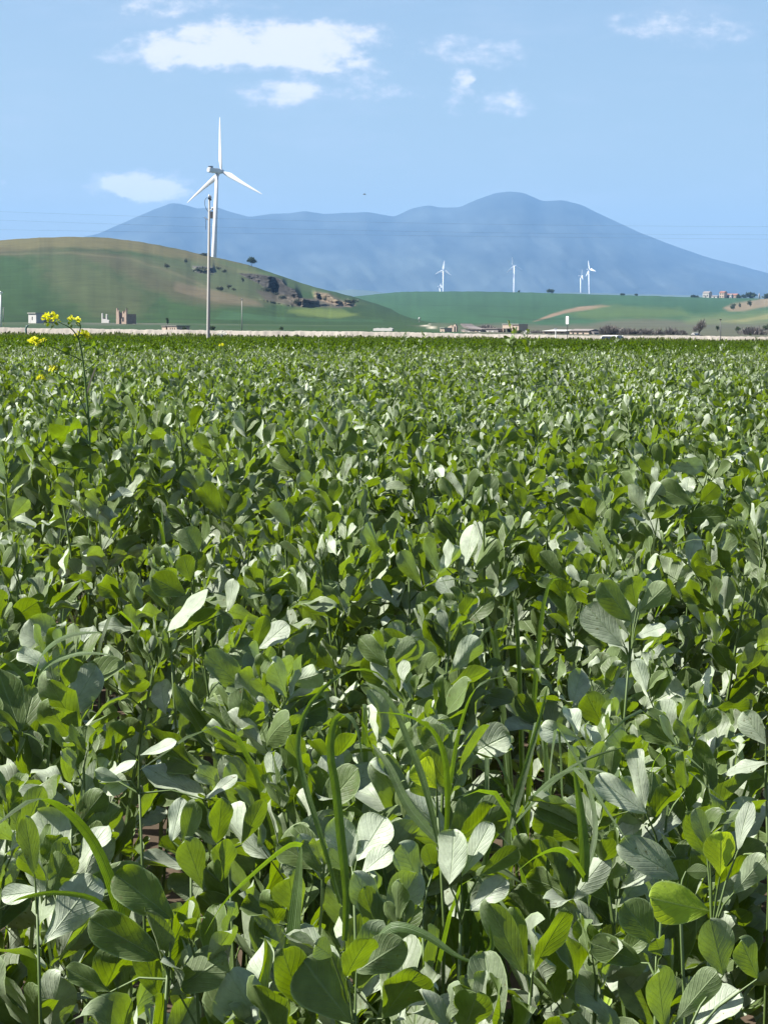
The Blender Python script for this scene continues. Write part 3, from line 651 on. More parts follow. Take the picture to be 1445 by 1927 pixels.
# ------------------------------------------------------------------ power line wires crossing the view far away
for i, (a, b, c) in enumerate([((-250, 388), (600, 416), (1700, 426)), ((-250, 404), (600, 432), (1700, 441)), ((-250, 428), (600, 441), (1700, 452))]):
    q = []
    for k in range(25):
        t = k / 24; x = a[0] * (1 - t) + c[0] * t; tm = (b[0] - a[0]) / (c[0] - a[0])
        yv = a[1] * (t - tm) * (t - 1) / (tm) + b[1] * t * (t - 1) / (tm * (tm - 1)) + c[1] * t * (t - tm) / (1 - tm)
        q.append(P(x, yv, 420))
    m = MB(); m.tube(q, .011, 4); w_ = m.build('power_line', M_wire)
    tag(w_, ['faint power line, uppermost of the three crossing the mountain', 'faint power line, middle of the three crossing the mountain', 'faint power line, lowest of the three crossing the mountain'][i], 'power line', 'power lines across the sky')

# ------------------------------------------------------------------ bird
o = empty('bird', P(685.5, 366, 150), 'tiny dark bird flying above the saddle of the blue mountain', 'bird')
m = MB(); m.tube([(-.09, 0, 0), (-.05, 0, .012), (0, 0, .015), (.05, 0, .012), (.09, 0, .015), (.12, 0, .01)], [.008, .02, .028, .024, .016, .004], 8); m.build('body', M_dgrey, o, True)
for s_ in (-1, 1):
    m = MB(); m.add([(.04, .01 * s_, .02), (-.03, .01 * s_, .02), (-.02, .12 * s_, .06), (.03, .12 * s_, .065), (-.03, .25 * s_, .03), (.0, .25 * s_, .035),
                     (.04, .01 * s_, .012), (-.03, .01 * s_, .012), (-.02, .12 * s_, .054), (.03, .12 * s_, .059), (-.03, .25 * s_, .027), (.0, .25 * s_, .032)],
                    [(0, 1, 2, 3), (3, 2, 4, 5), (6, 9, 8, 7), (9, 11, 10, 8), (0, 3, 9, 6), (3, 5, 11, 9), (1, 7, 8, 2), (2, 8, 10, 4), (4, 10, 11, 5)]); m.build('wing', M_dgrey, o)

# ------------------------------------------------------------------ posts, sign, hydrant, crate, car along the embankment
def post(px, py0, py1, d, rad, label, mat=M_conc, name='post', cat='post', cap=True, zb=None):
    b = P(px, py0, d); t = P(px, py1, d); zb = b.z if zb is None else zb
    o = empty(name, (b.x, d, zb), label, cat)
    m = MB(); m.tube([(0, 0, -.3), (0, 0, (t.z - zb) * .5), (t.x - b.x, 0, t.z - zb)], [rad, rad * .85, rad * .6], 8); m.build('shaft', mat, o, True)
    if cap:
        m = MB(); m.box(t.x - b.x - rad * 2.2, t.x - b.x + rad * 2.2, -rad * .7, rad * .7, t.z - zb - rad * 2, t.z - zb - rad * .7); m.build('top_bracket', mat, o)
    return o
post(455.5, 621, 562, 640, .15, 'thin pale pole beyond the embankment right of the concrete utility pole', name='utility_pole', cat='utility pole')
post(2, 622, 548, 560, .24, 'thick pale pole cut by the left edge of the picture', M_white, name='utility_pole', cat='utility pole')
post(7, 604, 578, 1000, .18, 'short thin pale post beside the pole at the left edge', M_conc)
post(1355, 645, 600, 204, .045, 'thin dark post in front of the embankment at the right', M_dgrey, zb=0)
# marker panel
b = P(1067, 640, 204); z0 = P(1067, 610, 204).z; z1 = P(1067, 595, 204).z
o = empty('marker_sign', (b.x, 204, 0), 'narrow upright white panel on a thin post above the embankment', 'sign', rz=math.radians(-45))
m = MB(); m.tube([(0, 0, 0), (0, 0, z0 + .1)], .035, 8); m.build('post', M_dgrey, o)
m = MB(); m.prism([(-.16, z0 + .05), (-.12, z0), (.12, z0), (.16, z0 + .05), (.16, z1 - .06), (.1, z1), (-.1, z1), (-.16, z1 - .06)], -.06, -.03); m.build('panel', M_white, o)
m = MB(); m.box(-.13, .13, -.028, -.012, z0 + .2, z0 + .24); m.box(-.13, .13, -.028, -.012, z1 - .24, z1 - .2); m.build('clamp', M_dgrey, o)
# hydrant
b = P(50, 640, 201); o = empty('irrigation_hydrant', (b.x, 201, .1), 'dark green irrigation hydrant with a bent outlet at the far left field edge', 'hydrant')
zt = P(50, 612, 201).z - .1
m = MB(); m.tube([(0, 0, 0), (.02, 0, zt * .5), (-.02, 0, zt * .8), (.05, 0, zt * .93), (.2, 0, zt)], [.11, .10, .085, .075, .06], 10); m.build('pipe', M_teal, o, True)
m = MB(); m.tube([(-.16, -.05, zt * .42), (-.02, -.05, zt * .45)], [.09, .06], 10); m.tube([(-.17, -.05, zt * .42), (-.14, -.05, zt * .42)], .12, 10); m.build('valve', M_dgrey, o, True)
m = MB(); m.tube([(-.05, 0, zt * .95), (.28, 0, zt * 1.03)], .022, 6); m.build('handle', M_conc, o)
# crate
b = P(1238, 640, 201.5); zt = P(1238, 636.2, 201.5).z
o = empty('crate', (b.x, 201.5, zt - .75), 'low dark crate sitting at the field edge before the right-hand embankment', 'crate')
m = MB(); m.box(-.5, .5, -.3, .3, 0, .66); m.build('body', M_hole, o)
m = MB(); m.box(-.53, .53, -.33, .33, .66, .73); m.box(-.08, .08, -.34, -.33, .5, .7); m.build('lid', M_dgrey, o)
# car, only its cabin shows above the crop
b = P(1149, 641, 202.6); o = empty('parked_car', (b.x, 202.6, -.12), 'pale silver car half hidden behind the crop in front of the embankment', 'car', rz=math.radians(62))
ct = P(1149, 631, 202.6).z + .12
k = ct / 1.5
prof = [(-1.9, .35), (-1.95, .75), (-1.75, .98), (-1.0, 1.02), (-.35, 1.42), (.2, 1.5), (.95, 1.48), (1.55, 1.1), (1.85, .95), (1.88, .35)]
m = MB(); m.prism([(x, .3 * k + (z - .3) * k * .0 + z * k * .0 + 0) if False else (x, z * k) for x, z in [(-1.9, .3), (-1.95, .7), (-1.75, .9), (-.95, 1.0), (1.7, 1.0), (1.85, .9), (1.88, .3)]], -.8, .8); body = m.build('body', M_white, o)
m = MB(); vs = []
for yv, ins in ((-.76, 0), (.76, 0)):
    for x, z in [(-.95, 1.0), (-.3, 1.42), (.2, 1.46), (.95, 1.44), (1.5, 1.0)]: vs.append((x, yv * (1 - .16 * max(0, (z - 1.0) / .45)), z * k))
m.add(vs, [(0, 1, 2, 3, 4), (9, 8, 7, 6, 5), (0, 5, 6, 1), (1, 6, 7, 2), (2, 7, 8, 3), (3, 8, 9, 4)]); m.build('window', M_glass, o)
m = MB(); m.prism([(x, z * k) for x, z in [(-.38, 1.43), (-.2, 1.47), (.2, 1.5), (.95, 1.48), (1.05, 1.44)]], -.66, .66)
for s_ in (-.7, .7):
    m.tube([(-.95, s_ * 1.08, 1.0 * k), (-.33, s_ * .96, 1.43 * k)], .035, 6); m.tube([(1.5, s_ * 1.08, 1.0 * k), (1.0, s_ * .96, 1.45 * k)], .05, 6); m.tube([(.3, s_ * 1.08, 1.0 * k), (.3, s_ * .97, 1.46 * k)], .04, 6)
m.build('roof', M_white, o)
for x_ in (-1.2, 1.25):
    for s_ in (-.82, .66):
        m = MB(); m.tube([(x_, s_, .3), (x_, s_ + .16, .3)], .3, 16); wl = m.build('wheel', M_tyre, o); m = MB(); m.tube([(x_, s_ - .005, .3), (x_, s_ + .165, .3)], .18, 12); m.build('rim', M_conc, wl)
for s_ in (-.5, .5):
    m = MB(); m.box(-1.97, -1.9, s_ - .16, s_ + .16, .62 * k, .76 * k); m.build('headlight', M_insul, o)

# ------------------------------------------------------------------ buildings on the plain
def gable(o, w, dpt, h, rise, mat, roofmat, openings=(), eave=.3, ridge_x=True, roof=True):
    m = MB()
    if ridge_x: m.prismx([(0, -1), (dpt, -1), (dpt, h), (dpt / 2, h + rise), (0, h)], -w / 2, w / 2)
    else: m.prism([(-w / 2, -1), (w / 2, -1), (w / 2, h), (0, h + rise), (-w / 2, h)], 0, dpt)
    wl = m.build('wall', mat, o)
    if roof:
        m = MB(); t = .25
        if ridge_x:
            for s_ in (0, 1):
                y0, y1 = (-eave, dpt / 2) if s_ == 0 else (dpt + eave, dpt / 2); zz = h - eave * rise / (dpt / 2)
                m.prismx([(y0, zz + .03), (y1, h + rise + .03), (y1, h + rise + t), (y0, zz + t)], -w / 2 - eave, w / 2 + eave)
        else:
            for s_ in (-1, 1):
                x0 = s_ * (w / 2 + eave); zz = h - eave * rise / (w / 2); m.prism([(x0, zz + .03), (0, h + rise + .03), (0, h + rise + t), (x0, zz + t)], -eave, dpt + eave)
        m.build('roof', roofmat, o)
    for (x, z0, ww, hh_, kind) in openings:
        m = MB(); m.box(x - ww / 2, x + ww / 2, -.06, .04, z0, z0 + hh_); ob = m.build(kind, M_hole, o)
        m = MB(); m.box(x - ww / 2 - .1, x + ww / 2 + .1, -.12, -.062, z0 - .12, z0); m.build('sill', M_conc, ob)
    return wl
def site(name, px, py, d, label, cat, group=None, rz=0):
    b = P(px, py, d); return empty(name, b, label, cat, group, rz=math.radians(rz - 36))
U_ = lambda px, d: px / F * d
# white shed
d = d_of(14); o = site('white_shed', 61.5, 607, d, 'small white shed with a flat grey roof left of the ruined brick house', 'shed', rz=-12)
w = U_(26, d); h = U_(17, d)
m = MB(); m.box(-w / 2, w / 2, 0, w * .7, -.5, h); m.build('wall', M_wall_w, o)
m = MB(); m.box(-w / 2 - .25, w / 2 + .25, -.5, w * .7 + .25, h + .003, h + .32); m.build('roof', M_conc, o)
m = MB(); m.box(-.35, .35, -.05, .04, 1.1, 2.6); m.build('window', M_hole, o)
m = MB(); m.box(-w * .40, -w * .24, -.05, .04, 0, 2.1); m.build('door', M_wall_w, o)
# lean-to right of it
o = site('lean_to', 84, 607, d + 4, 'dark grey lean-to next to the small white shed', 'shed', rz=-12); w = U_(15, d)
m = MB(); m.prism([(-w / 2, -.5), (w / 2, -.5), (w / 2, 2.6), (-w / 2, 3.4)], 0, 4); m.build('wall', M_rust, o); m = MB(); m.prism([(-w / 2 - .1, 3.43), (w / 2 + .2, 2.6), (w / 2 + .2, 2.8), (-w / 2 - .1, 3.63)], -.2, 4.2); m.build('roof', M_tile, o)
# ruined brick house: jagged broken walls
def broken(xs, hs, y0, y1):
    m = MB(); pr = [(xs[0], -.6)] + [p for p in zip(xs, hs)] + [(xs[-1], -.6)]; m.prism(pr[::-1], y0, y1); return m
d = d_of(13); u = U_(1, d)
o = site('ruined_house', 228, 607, d, 'tall roofless ruined brick house with jagged broken walls', 'ruin', rz=-8)
broken([v * u for v in (-14, -13, -11, -9, -8, -6.5, -6.4, -5)], [v * u for v in (17, 27, 27.5, 19, 23, 22, 18, 6)], 0, .6).build('broken_wall', M_brick, o)
broken([v * u for v in (-5, 0, 0.2, 3, 3.2, 6, 7, 8, 9, 12, 12.2)], [v * u for v in (6, 8, 20, 22, 17, 17, 23, 19, 18, 27, 3)], .7, 1.3).build('broken_wall', M_brick, o)
m = MB(); m.box(-14 * u, -13 * u, .65, 6, -.5, 19 * u); m.box(11 * u, 12 * u, 1.35, 6, -.5, 16 * u); m.build('side_wall', M_brick, o)
broken([v * u for v in (-12, -4, -3, 4, 6, 10)], [v * u for v in (12, 13, 9, 11, 14, 12)], 6, 6.5).build('back_wall', M_rust, o)
m = MB(); m.box(0 * u, 5 * u, .64, .72, 2 * u, 10 * u); m.build('doorway', M_hole, o)
o = site('ruined_outbuilding', 198, 605, d + 3, 'low remains of an outbuilding left of the ruined brick house', 'ruin')
broken([v * u for v in (-9, -8.8, -6, -5.8, 2, 2.2, 5, 5.2, 10)], [v * u for v in (3, 15, 16, 5, 4, 14, 13, 4, 2)], 0, .6).build('broken_wall', M_wall_w, o)
m = MB(); m.box(-9 * u, -8.4 * u, .65, 4, -.5, 7 * u); m.build('side_wall', M_brick, o)
# low beige farm building
d = d_of(3.5); u = U_(1, d)
o = site('farm_building', 319, 622, d, 'low beige farm building with a dark gap just above the embankment', 'farm building', rz=-5)
m = MB(); m.box(-20 * u, -9 * u, 0, 5, -1, 7.6 * u); m.build('wall', M_wall_b, o); m = MB(); m.box(-5 * u, 20 * u, 0, 5, -1, 8 * u); m.build('wall', M_wall_b, o)
m = MB(); m.box(-9 * u + .003, -5 * u - .003, .4, 5, -1, 6.5 * u); m.build('dark_gap', M_hole, o)
for x0, x1, z in ((-20, -9, 7.6), (-5, 20, 8)):
    m = MB(); m.box(x0 * u - .15, x1 * u + .15, -.2, 5.2, z * u + .003, z * u + .22); m.build('roof', M_tile, o)
m = MB(); m.tube([(-14 * u, 1, 7 * u), (-14 * u, 1, 14 * u)], .07, 6); m.build('chimney_pipe', M_conc, o)
for x in (2, 8, 14): m = MB(); m.box(x * u, (x + 2) * u, -.05, .05, 2 * u, 5 * u); m.build('window', M_hole, o)
# scattered farm group in the middle
d = d_of(4.5); u = U_(1, d)
o = site('farm_building', 832, 628, d, 'small square beige hut at the left end of the ruined farm', 'hut'); m = MB(); m.box(-5 * u, 5 * u, 0, 4, -1, 10.5 * u); m.build('wall', M_wall_b, o); m = MB(); m.box(-5.3 * u, 5.3 * u, -.2, 4.2, 10.5 * u + .003, 11.3 * u); m.build('roof', M_wall_w, o); m = MB(); m.box(-1.5 * u, 1.5 * u, -.05, .05, 0, 6 * u); m.build('door', M_tile, o)
o = site('ruined_house', 850, 628, d + 6, 'ruined house with a dark opening and a standing gable beside the small hut', 'ruin')
broken([v * u for v in (-11, -9, -4, 0, 1, 5, 7, 10)], [v * u for v in (8, 13, 15, 16, 11, 17, 18, 14)], 0, .8).build('broken_wall', M_wall_b, o)
m = MB(); m.box(-8 * u, 0, -.06, .05, -.5, 8.5 * u); m.build('doorway', M_hole, o); m = MB(); m.box(5 * u, 8 * u, -.06, .05, -.5, 14 * u); m.build('doorway', M_hole, o)
o = site('collapsed_barn', 882, 628, d + 4, 'long collapsed barn with a sagging dark roof between the ruin and the raised block', 'barn')
m = MB(); pr = [(-22, -1), (25, -1), (25, 7), (-22, 8)]; m.prism([(a * u, b * u) for a, b in pr], 1, 6); m.build('wall', M_rust, o)
m = MB(); pr = [(-23, 17.5), (-14, 11), (2, 8.5), (26, 8), (26, 9), (4, 10.5), (-12, 14), (-21, 19)]; m.prism([(a * u, b * u) for a, b in pr], .6, 6.4); m.build('roof', M_tile, o)
for x, c_ in ((-16, 0), (-4, 1), (12, 0), (20, 1)):
    m = MB(); m.prism([((x - 3) * u, 0), ((x + 3) * u, 0), ((x + 2.5) * u, 4 * u), ((x - 1) * u, 5.5 * u)], .8, .98); m.build('broken_panel', M_wall_w if c_ else M_wall_b, o)
o = site('raised_farm_block', 960, 629, d, 'beige flat-roofed block on corner supports above dark openings', 'farm building')
m = MB(); m.box(-18 * u, 4.4 * u, 0, 5, 11 * u, 18.5 * u); m.build('wall', M_wall_b, o); m = MB(); m.box(5 * u, 18 * u, .1, 5.1, 6 * u, 18.5 * u); m.build('wall', M_wall_b, o)
m = MB(); m.box(-18.6 * u, 18.6 * u, -.15, 5.3, 18.5 * u + .003, 19.4 * u); m.build('roof', M_wall_w, o)
for x in (-17.5, 2.5, 5): m = MB(); m.box(x * u, (x + 1.6) * u, .05, .5, -1, 11 * u); m.build('support', M_wall_b, o)
m = MB(); m.box(-16 * u, 2 * u, 2, 4.8, -1, 10.9 * u); m.build('dark_recess', M_hole, o)
o = site('rubble_shed', 925, 628, d + 2, 'low grey shed with two pale doors left of the raised block', 'shed'); m = MB(); m.box(-14 * u, 14 * u, 0, 4, -1, 9 * u); m.build('wall', M_rust, o); m = MB(); m.prism([(-14.5 * u, 9 * u + .01), (14.5 * u, 9 * u + .01), (12 * u, 11 * u), (-13 * u, 10.5 * u)], -.2, 4.2); m.build('roof', M_tile, o)
for x in (-9, 2): m = MB(); m.box((x - 2.5) * u, (x + 2.5) * u, -.06, .04, 0, 5.5 * u); m.build('door', M_wall_w, o)
# long low sheds at the right of centre
o = site('long_shed', 1045, 631, d_of(3), 'long low shed with a pale sheet roof behind the white T-shaped post', 'shed'); u = U_(1, d_of(3))
m = MB(); m.box(-31 * u, 18 * u, .8, 6, -1, 7.5 * u); m.build('wall', M_brick, o); m = MB(); m.prismx([(.4, 7.5 * u), (6.2, 10.5 * u), (6.2, 11 * u), (.4, 8.1 * u)], -32 * u, 20 * u); m.build('roof', M_wall_w, o)
for x in (-26, -15, -5, 8): m = MB(); m.box(x * u, (x + 4) * u, .7, .84, 0, 5 * u); m.build('opening', M_hole, o)
o = site('long_shed', 1090, 632, d_of(2.6), 'pinkish brick shed with a dark end gable left of the car', 'shed'); u = U_(1, d_of(2.6))
m = MB(); m.box(-22 * u, 20 * u, 0, 6, -1, 9.5 * u); m.build('wall', M_wall_b, o); m = MB(); m.prismx([(-.3, 9.5 * u), (3, 13 * u), (6.3, 9.5 * u)], -23 * u, 21 * u); m.build('roof', M_tile, o)
m = MB(); m.prism([(20 * u + .02, -.5), (35 * u, -.5), (28 * u, 7 * u), (20 * u + .02, 9 * u)], .5, 5.5); m.build('side_heap', M_tile, o)
for x in (-16, -6, 6): m = MB(); m.box(x * u, (x + 3) * u, -.06, .05, 2 * u, 6 * u); m.build('window', M_hole, o)
b = P(1045, 640, 205); zt = P(1045, 619.5, 205).z
o = empty('white_post', (b.x, 205, 0), 'white T-shaped post in front of the long low shed', 'post')
m = MB(); m.tube([(0, 0, 0), (0, 0, zt)], .04, 8); m.build('shaft', M_white, o); m = MB(); m.box(-.16, .16, -.03, .03, zt, zt + .08); m.build('crossbar', M_white, o)
# pale tank or dome shelter
o = site('white_tent', 1303, 632, d_of(2.8), 'small white domed shelter below the leaning bare tree', 'shelter'); u = U_(1, d_of(2.8))
m = MB(); m.prism([(math.cos(t) * 4 * u, max(-.5, math.sin(t) * 6 * u)) for t in np.linspace(0, math.pi, 13)], 0, 3); m.build('cover', M_wall_w, o); m = MB(); m.box(-u, u, -.05, .04, 0, 2.5 * u); m.build('opening', M_hole, o)
o = site('dark_trough', 1307, 633.5, d_of(2.2), 'long low dark trough in front of the white domed shelter', 'trough'); m = MB(); m.prism([(-14 * u, -.3), (13 * u, -.3), (10 * u, 3 * u), (-9 * u, 3 * u)], 0, 1.5); m.build('basin', M_hole, o)
# low ruined wall and heap left of centre
d = d_of(5); u = U_(1, d)
o = site('rubble_wall', 720, 619, d, 'low crumbling pale wall left of the winding track', 'wall'); broken([v * u for v in (-22, -14, -8, -2, 4, 10, 16, 22)], [v * u for v in (.5, 1.6, .9, 1.8, 1.4, .8, 2.4, .5)], 0, .8).build('broken_wall', M_wall_w, o)
d = d_of(13); u = U_(1, d); o = site('water_tank', 789, 602, d, 'tiny white tank beside the winding track', 'tank'); m = MB(); m.tube([(0, 0, 0), (0, 0, 2 * u), (0, 0, 4 * u), (0, 0, 5 * u)], [1.6 * u, 1.8 * u, 1.7 * u, .5 * u], 12); m.build('tank', M_wall_w, o, True); m = MB(); m.tube([(0, 0, -1), (0, 0, 0)], .5 * u, 6); m.build('leg', M_conc, o)
# hilltop farm at the right
dH = 2990; u = U_(1, dH)
o = site('farmhouse', 1327, 560, dH, 'white farmhouse with a dark roof, leftmost on the right-hand hilltop', 'farmhouse'); gable(o, 13 * u, 9, 6, 2.0, M_wall_w, M_tile, [(-3.5 * u, 1.5, 1.4, 2, 'window'), (0, .3, 1.6, 2.6, 'door'), (3.5 * u, 1.5, 1.4, 2, 'window')])
o = site('farmhouse', 1357, 561.5, dH, 'pink two-storey farmhouse on the right-hand hilltop', 'farmhouse'); gable(o, 10 * u, 9, 7.4, 1.8, M_wall_b, M_tiler, [(-2.4 * u, 1.2, 1.3, 1.8, 'window'), (2.4 * u, 1.2, 1.3, 1.8, 'window'), (-2.4 * u, 4.8, 1.3, 1.8, 'window'), (2.4 * u, 4.8, 1.3, 1.8, 'window')])
o = site('farm_building', 1374, 562, dH + 3, 'long red-roofed farm wing right of the pink farmhouse', 'farm building'); gable(o, 24 * u, 9, 4.6, 1.8, M_brick, M_tiler, [(-6 * u, .2, 2, 3, 'door'), (0, 1.5, 1.3, 1.8, 'window'), (5 * u, 1.5, 1.3, 1.8, 'window')])
o = site('shed', 1343, 562, dH - 8, 'low pale shed between the white and the pink farmhouse', 'shed'); gable(o, 12 * u, 6, 3, 1, M_wall_w, M_tile, [(0, .2, 1.8, 2.2, 'door')])
o = site('shed', 1373.5, 562.5, dH - 8, 'small white box shed in front of the long farm wing', 'shed'); gable(o, 4 * u, 5, 5, 1, M_wall_w, M_tile, [(0, .2, 1.2, 2.2, 'door')])
o = site('silo', 1427.5, 561, dH, 'slim white tower between the two dark tree clumps on the hilltop', 'silo'); m = MB(); m.tube([(0, 0, -2), (0, 0, 7 * u), (0, 0, 9.5 * u)], [1.2 * u, 1.2 * u, .2 * u], 10); m.build('tower', M_wall_w, o, True); m = MB(); m.tube([(1.3 * u, 0, -1), (1.3 * u, 0, 8 * u)], .2, 5); m.build('ladder', M_dgrey, o)

# ------------------------------------------------------------------ trees and bushes far away
def clump(name, px, py, wpx, hpx, d, label, cat, mat, group=None, n=500, trunk=.0, twig=False, lean=0.0, leaf=None):
    r = np.random.default_rng(abs(hash((px, py, wpx))) % 2 ** 31); b = P(px, py, d); u = U_(1, d); w = wpx * u / 2; h = hpx * u
    o = empty(name, b, label, cat, group)
    t0 = h * trunk; lobes = r.normal(0, 1, (9, 3)); lobes /= np.linalg.norm(lobes, axis=1, keepdims=True); lobes *= r.uniform(.25, .62, (9, 1))
    k = r.integers(0, 9, n); q = r.normal(0, 1, (n, 3)); q /= np.linalg.norm(q, axis=1, keepdims=True); q = lobes[k] + q * (r.random((n, 1)) ** .4) * r.uniform(.28, .5, (9, 1))[k]
    c_ = np.array([0, 0, (t0 + h) / 2]); p = c_ + q * np.array([w, w * .8, (h - t0) / 2]) * 1.05; p[:, 0] += lean * (p[:, 2]); p[:, 2] = np.abs(q[:, 2]) * h * (1 - .45 * np.clip((p[:, 0] / (w * 1.05)) ** 2, 0, 1)) if (twig and not lean) else np.maximum(p[:, 2], 0 if trunk == 0 else t0 * .5)
    s_ = (leaf or .11) * max(w, h / 2) * 1.3
    if twig:
        dv = q + np.array([0, 0, .8]); nv_ = r.normal(0, 1, (n, 3)); sz = r.uniform(.6, 1.4, n) * s_ * 2.2
        V_, Q, Uv, T = TINY.place(p, dv, nv_, sz, r.random(n), r)
        V_ = V_.reshape(n, -1, 3); cen = V_[:, 1::3].repeat(3, 1)[:, :V_.shape[1]]; V_ = (cen + (V_ - cen) * .22).reshape(-1, 3)
    else: V_, Q, Uv, T = TINY.place(p, r.normal(0, 1, (n, 3)), r.normal(0, 1, (n, 3)), r.uniform(.6, 1.4, n) * s_ * 1.6, r.random(n), r)
    link(npmesh('crown', V_, Q, tint=T, uvs=Uv), 'crown', mat, o)
    m = MB(); zt = t0 + (h - t0) * .45
    m.tube([(0, 0, -h * .05), (lean * t0, 0, t0), (lean * zt, 0, zt)], [.07 * w + .02, .055 * w + .02, .02 * w + .01], 6)
    for j in range(5 if not twig else 9):
        a_ = r.uniform(0, 6.28); e = np.array([math.cos(a_) * w * .6, math.sin(a_) * w * .5, h * r.uniform(.65, .95)]); e[0] += lean * e[2]; z_ = t0 + (zt - t0) * r.uniform(.0, .9)
        m.tube([(lean * z_, 0, z_), (lean * z_ + (e[0] - lean * z_) * .5, e[1] * .5, z_ + (e[2] - z_) * .6), tuple(e)], [.03 * w + .01, .02 * w + .01, .006 * w], 4, False)
    m.build('trunk', M_bark, o)
    return o
def dl(px, py): return float(np.interp(py, [480, 600], [1850, 1150]))
clump('tree', 473.5, 502, 19, 18, 1880, 'lone round tree on the skyline of the hill right of the big turbine', 'tree', M_tree, n=900, trunk=.25)
# shrubs on the left hill: depth found on its surface by casting down the view ray
bpy.context.view_layer.update()
dg = bpy.context.evaluated_depsgraph_get()
HL = [ob for ob in scn.objects if ob.name.startswith('hill')]
def on_hill(px, py, dflt=1500):
    o_ = Vector((0, 0, CAMZ)); v = (P(px, py, 1.0) - o_).normalized(); best = None
    for ob in HL:
        hit, loc, n_, i_ = ob.ray_cast(o_ , v)
        if hit and (best is None or loc.y < best): best = loc.y
    return best or dflt
for i, (px, py, w_, h_, lb) in enumerate([(350, 497, 8, 13, 'narrow upright shrub on the brown slope left of the utility pole'), (315, 505, 16, 9, 'low dark scrub on the brown slope below the tan crest'), (378, 513, 40, 10, 'wide dark scrub patch cut by the utility pole'),
        (411, 508, 12, 7, 'small dark bush just right of the utility pole high on the slope'), (424, 513, 14, 6, 'flat dark bush right of the pole on the upper slope'), (415, 547, 20, 9, 'dark bush patch low on the slope right of the pole'), (431, 544, 12, 11, 'upright bush above the dark patch right of the pole'), (440, 547, 11, 6, 'small bush at the right end of the lower dark patch'),
        (457, 533, 6, 12, 'small pointed bush left below the rock face'), (500, 550, 22, 10, 'grey scrub under the rock face'), (385, 481, 22, 4, 'thin hedge of scrub on the crest left of the turbine'), (532, 563, 22, 8, 'dark scrub below the middle of the rock face'), (560, 571, 26, 7, 'dark scrub at the foot of the rock face'), (660, 571, 30, 7, 'dark bush at the right end of the bare rock'),
        (520, 556, 12, 6, 'small tuft of scrub in the grass below the rock face'), (612, 566, 14, 8, 'small dark bush against the pinkish bare rock')]):
    clump('bush', px, py, w_, h_, on_hill(px, py) - 2, lb, 'bush', M_bush, 'bushes on the hill slope', n=260)
for px, py, w_, h_, lb in [(1036, 551, 18, 8, 'rounded dark bush on the green ridge under the far turbines'), (976, 551, 6, 5, 'tiny bush on the ridge right of the tallest far turbine'), (1170, 556, 12, 4, 'low faint bush on the ridge right of the far turbines'), (1196, 557, 10, 5, 'faint bush on the ridge between turbines and farm'),
        (1413, 563, 26, 13, 'large round dark tree right of the hilltop farm'), (1398, 562, 14, 8, 'small dark tree between farm wing and large round tree'), (1442, 562, 22, 11, 'dark tree clump at the right edge on the hilltop'), (1389, 561, 16, 5, 'low hedge at the right end of the farm wing'), (1305, 560, 20, 4, 'low dark hedge left of the white farmhouse')]:
    clump('tree' if h_ > 7 else 'bush', px, py, w_, h_, 2985, lb, 'tree' if h_ > 7 else 'bush', M_tree, None, n=500)
for px, py, w_, h_, lb in [(1379, 583, 15, 14, 'left dark bush on the slope below the hilltop farm'), (1391, 579, 7, 9, 'small faint bush right of the left slope bush'), (1411, 577, 12, 14, 'rounded dark bush below the hilltop trees')]:
    clump('bush', px, py, w_, h_, on_hill(px, py, 2600) - 2, lb, 'bush', M_tree, 'bushes on the right slope', n=400)
for px, py, w_, h_, lb in [(347, 623, 14, 9, 'round dark tree right of the low beige farm building'), (315, 613, 8, 16, 'thin bare tree behind the low beige farm building'), (530, 622, 10, 8, 'small dark bush above the embankment right of the thin pole'), (195, 607, 9, 9, 'dark round bush in front of the ruined outbuilding'), (243, 605, 9, 8, 'dark bush at the right foot of the ruined brick house'), (402, 621, 20, 8, 'dark low scrub just right of the utility pole behind the embankment'),
        (1349, 624, 10, 12, 'small bush left of the thin dark post at right'), (1388, 626, 14, 14, 'bush with a flared crown right of the thin dark post'), (1407, 628, 12, 14, 'second bush right of the thin dark post'), (1440, 625, 18, 16, 'broad bush at the right edge above the embankment'), (975, 627, 18, 6, 'heap of scrub under the raised farm block'), (1411, 632, 7, 5, 'tiny dark bush low at the right above the embankment')]:
    dd = float(np.clip(d_of(max(2.6, hor(px) - py)), 400, 1200)); clump('bush', px, py, w_, h_, dd, lb, 'bush', M_tree, None, n=350, trunk=.12 if h_ > 11 else 0)
clump('bare_tree', 1312, 634, 30, 33, d_of(2.5), 'dark leaning leafless tree above the white shelter', 'tree', M_bare, n=900, trunk=.1, twig=True, lean=.35)
for i, (px, w_, h_, lb) in enumerate([(1148, 56, 20, 'rounded leafless thicket right of the pinkish shed'), (1185, 50, 15, 'leafless thicket second from the pinkish shed'), (1216, 46, 17, 'leafless thicket left of the densest dark one'), (1238, 24, 20, 'densest dark leafless thicket'), (1264, 44, 13, 'low leafless thicket in the gap before the leaning tree'), (1284, 24, 14, 'small leafless thicket beside the leaning tree'), (1118, 22, 9, 'low scrubby thicket behind the car'), (905, 60, 9, 'long low thicket behind the collapsed barn'), (1010, 40, 7, 'low scrub between the raised block and the long shed'), (1420, 70, 9, 'long low scrub at the right end above the embankment')]):
    clump('bare_thicket', px, 633 if px > 1000 else 628, w_, h_, d_of(2.4 if px > 1000 else 5) + 6 * i, lb, 'thicket', M_bare, 'leafless thickets beyond the embankment', n=900, twig=True)

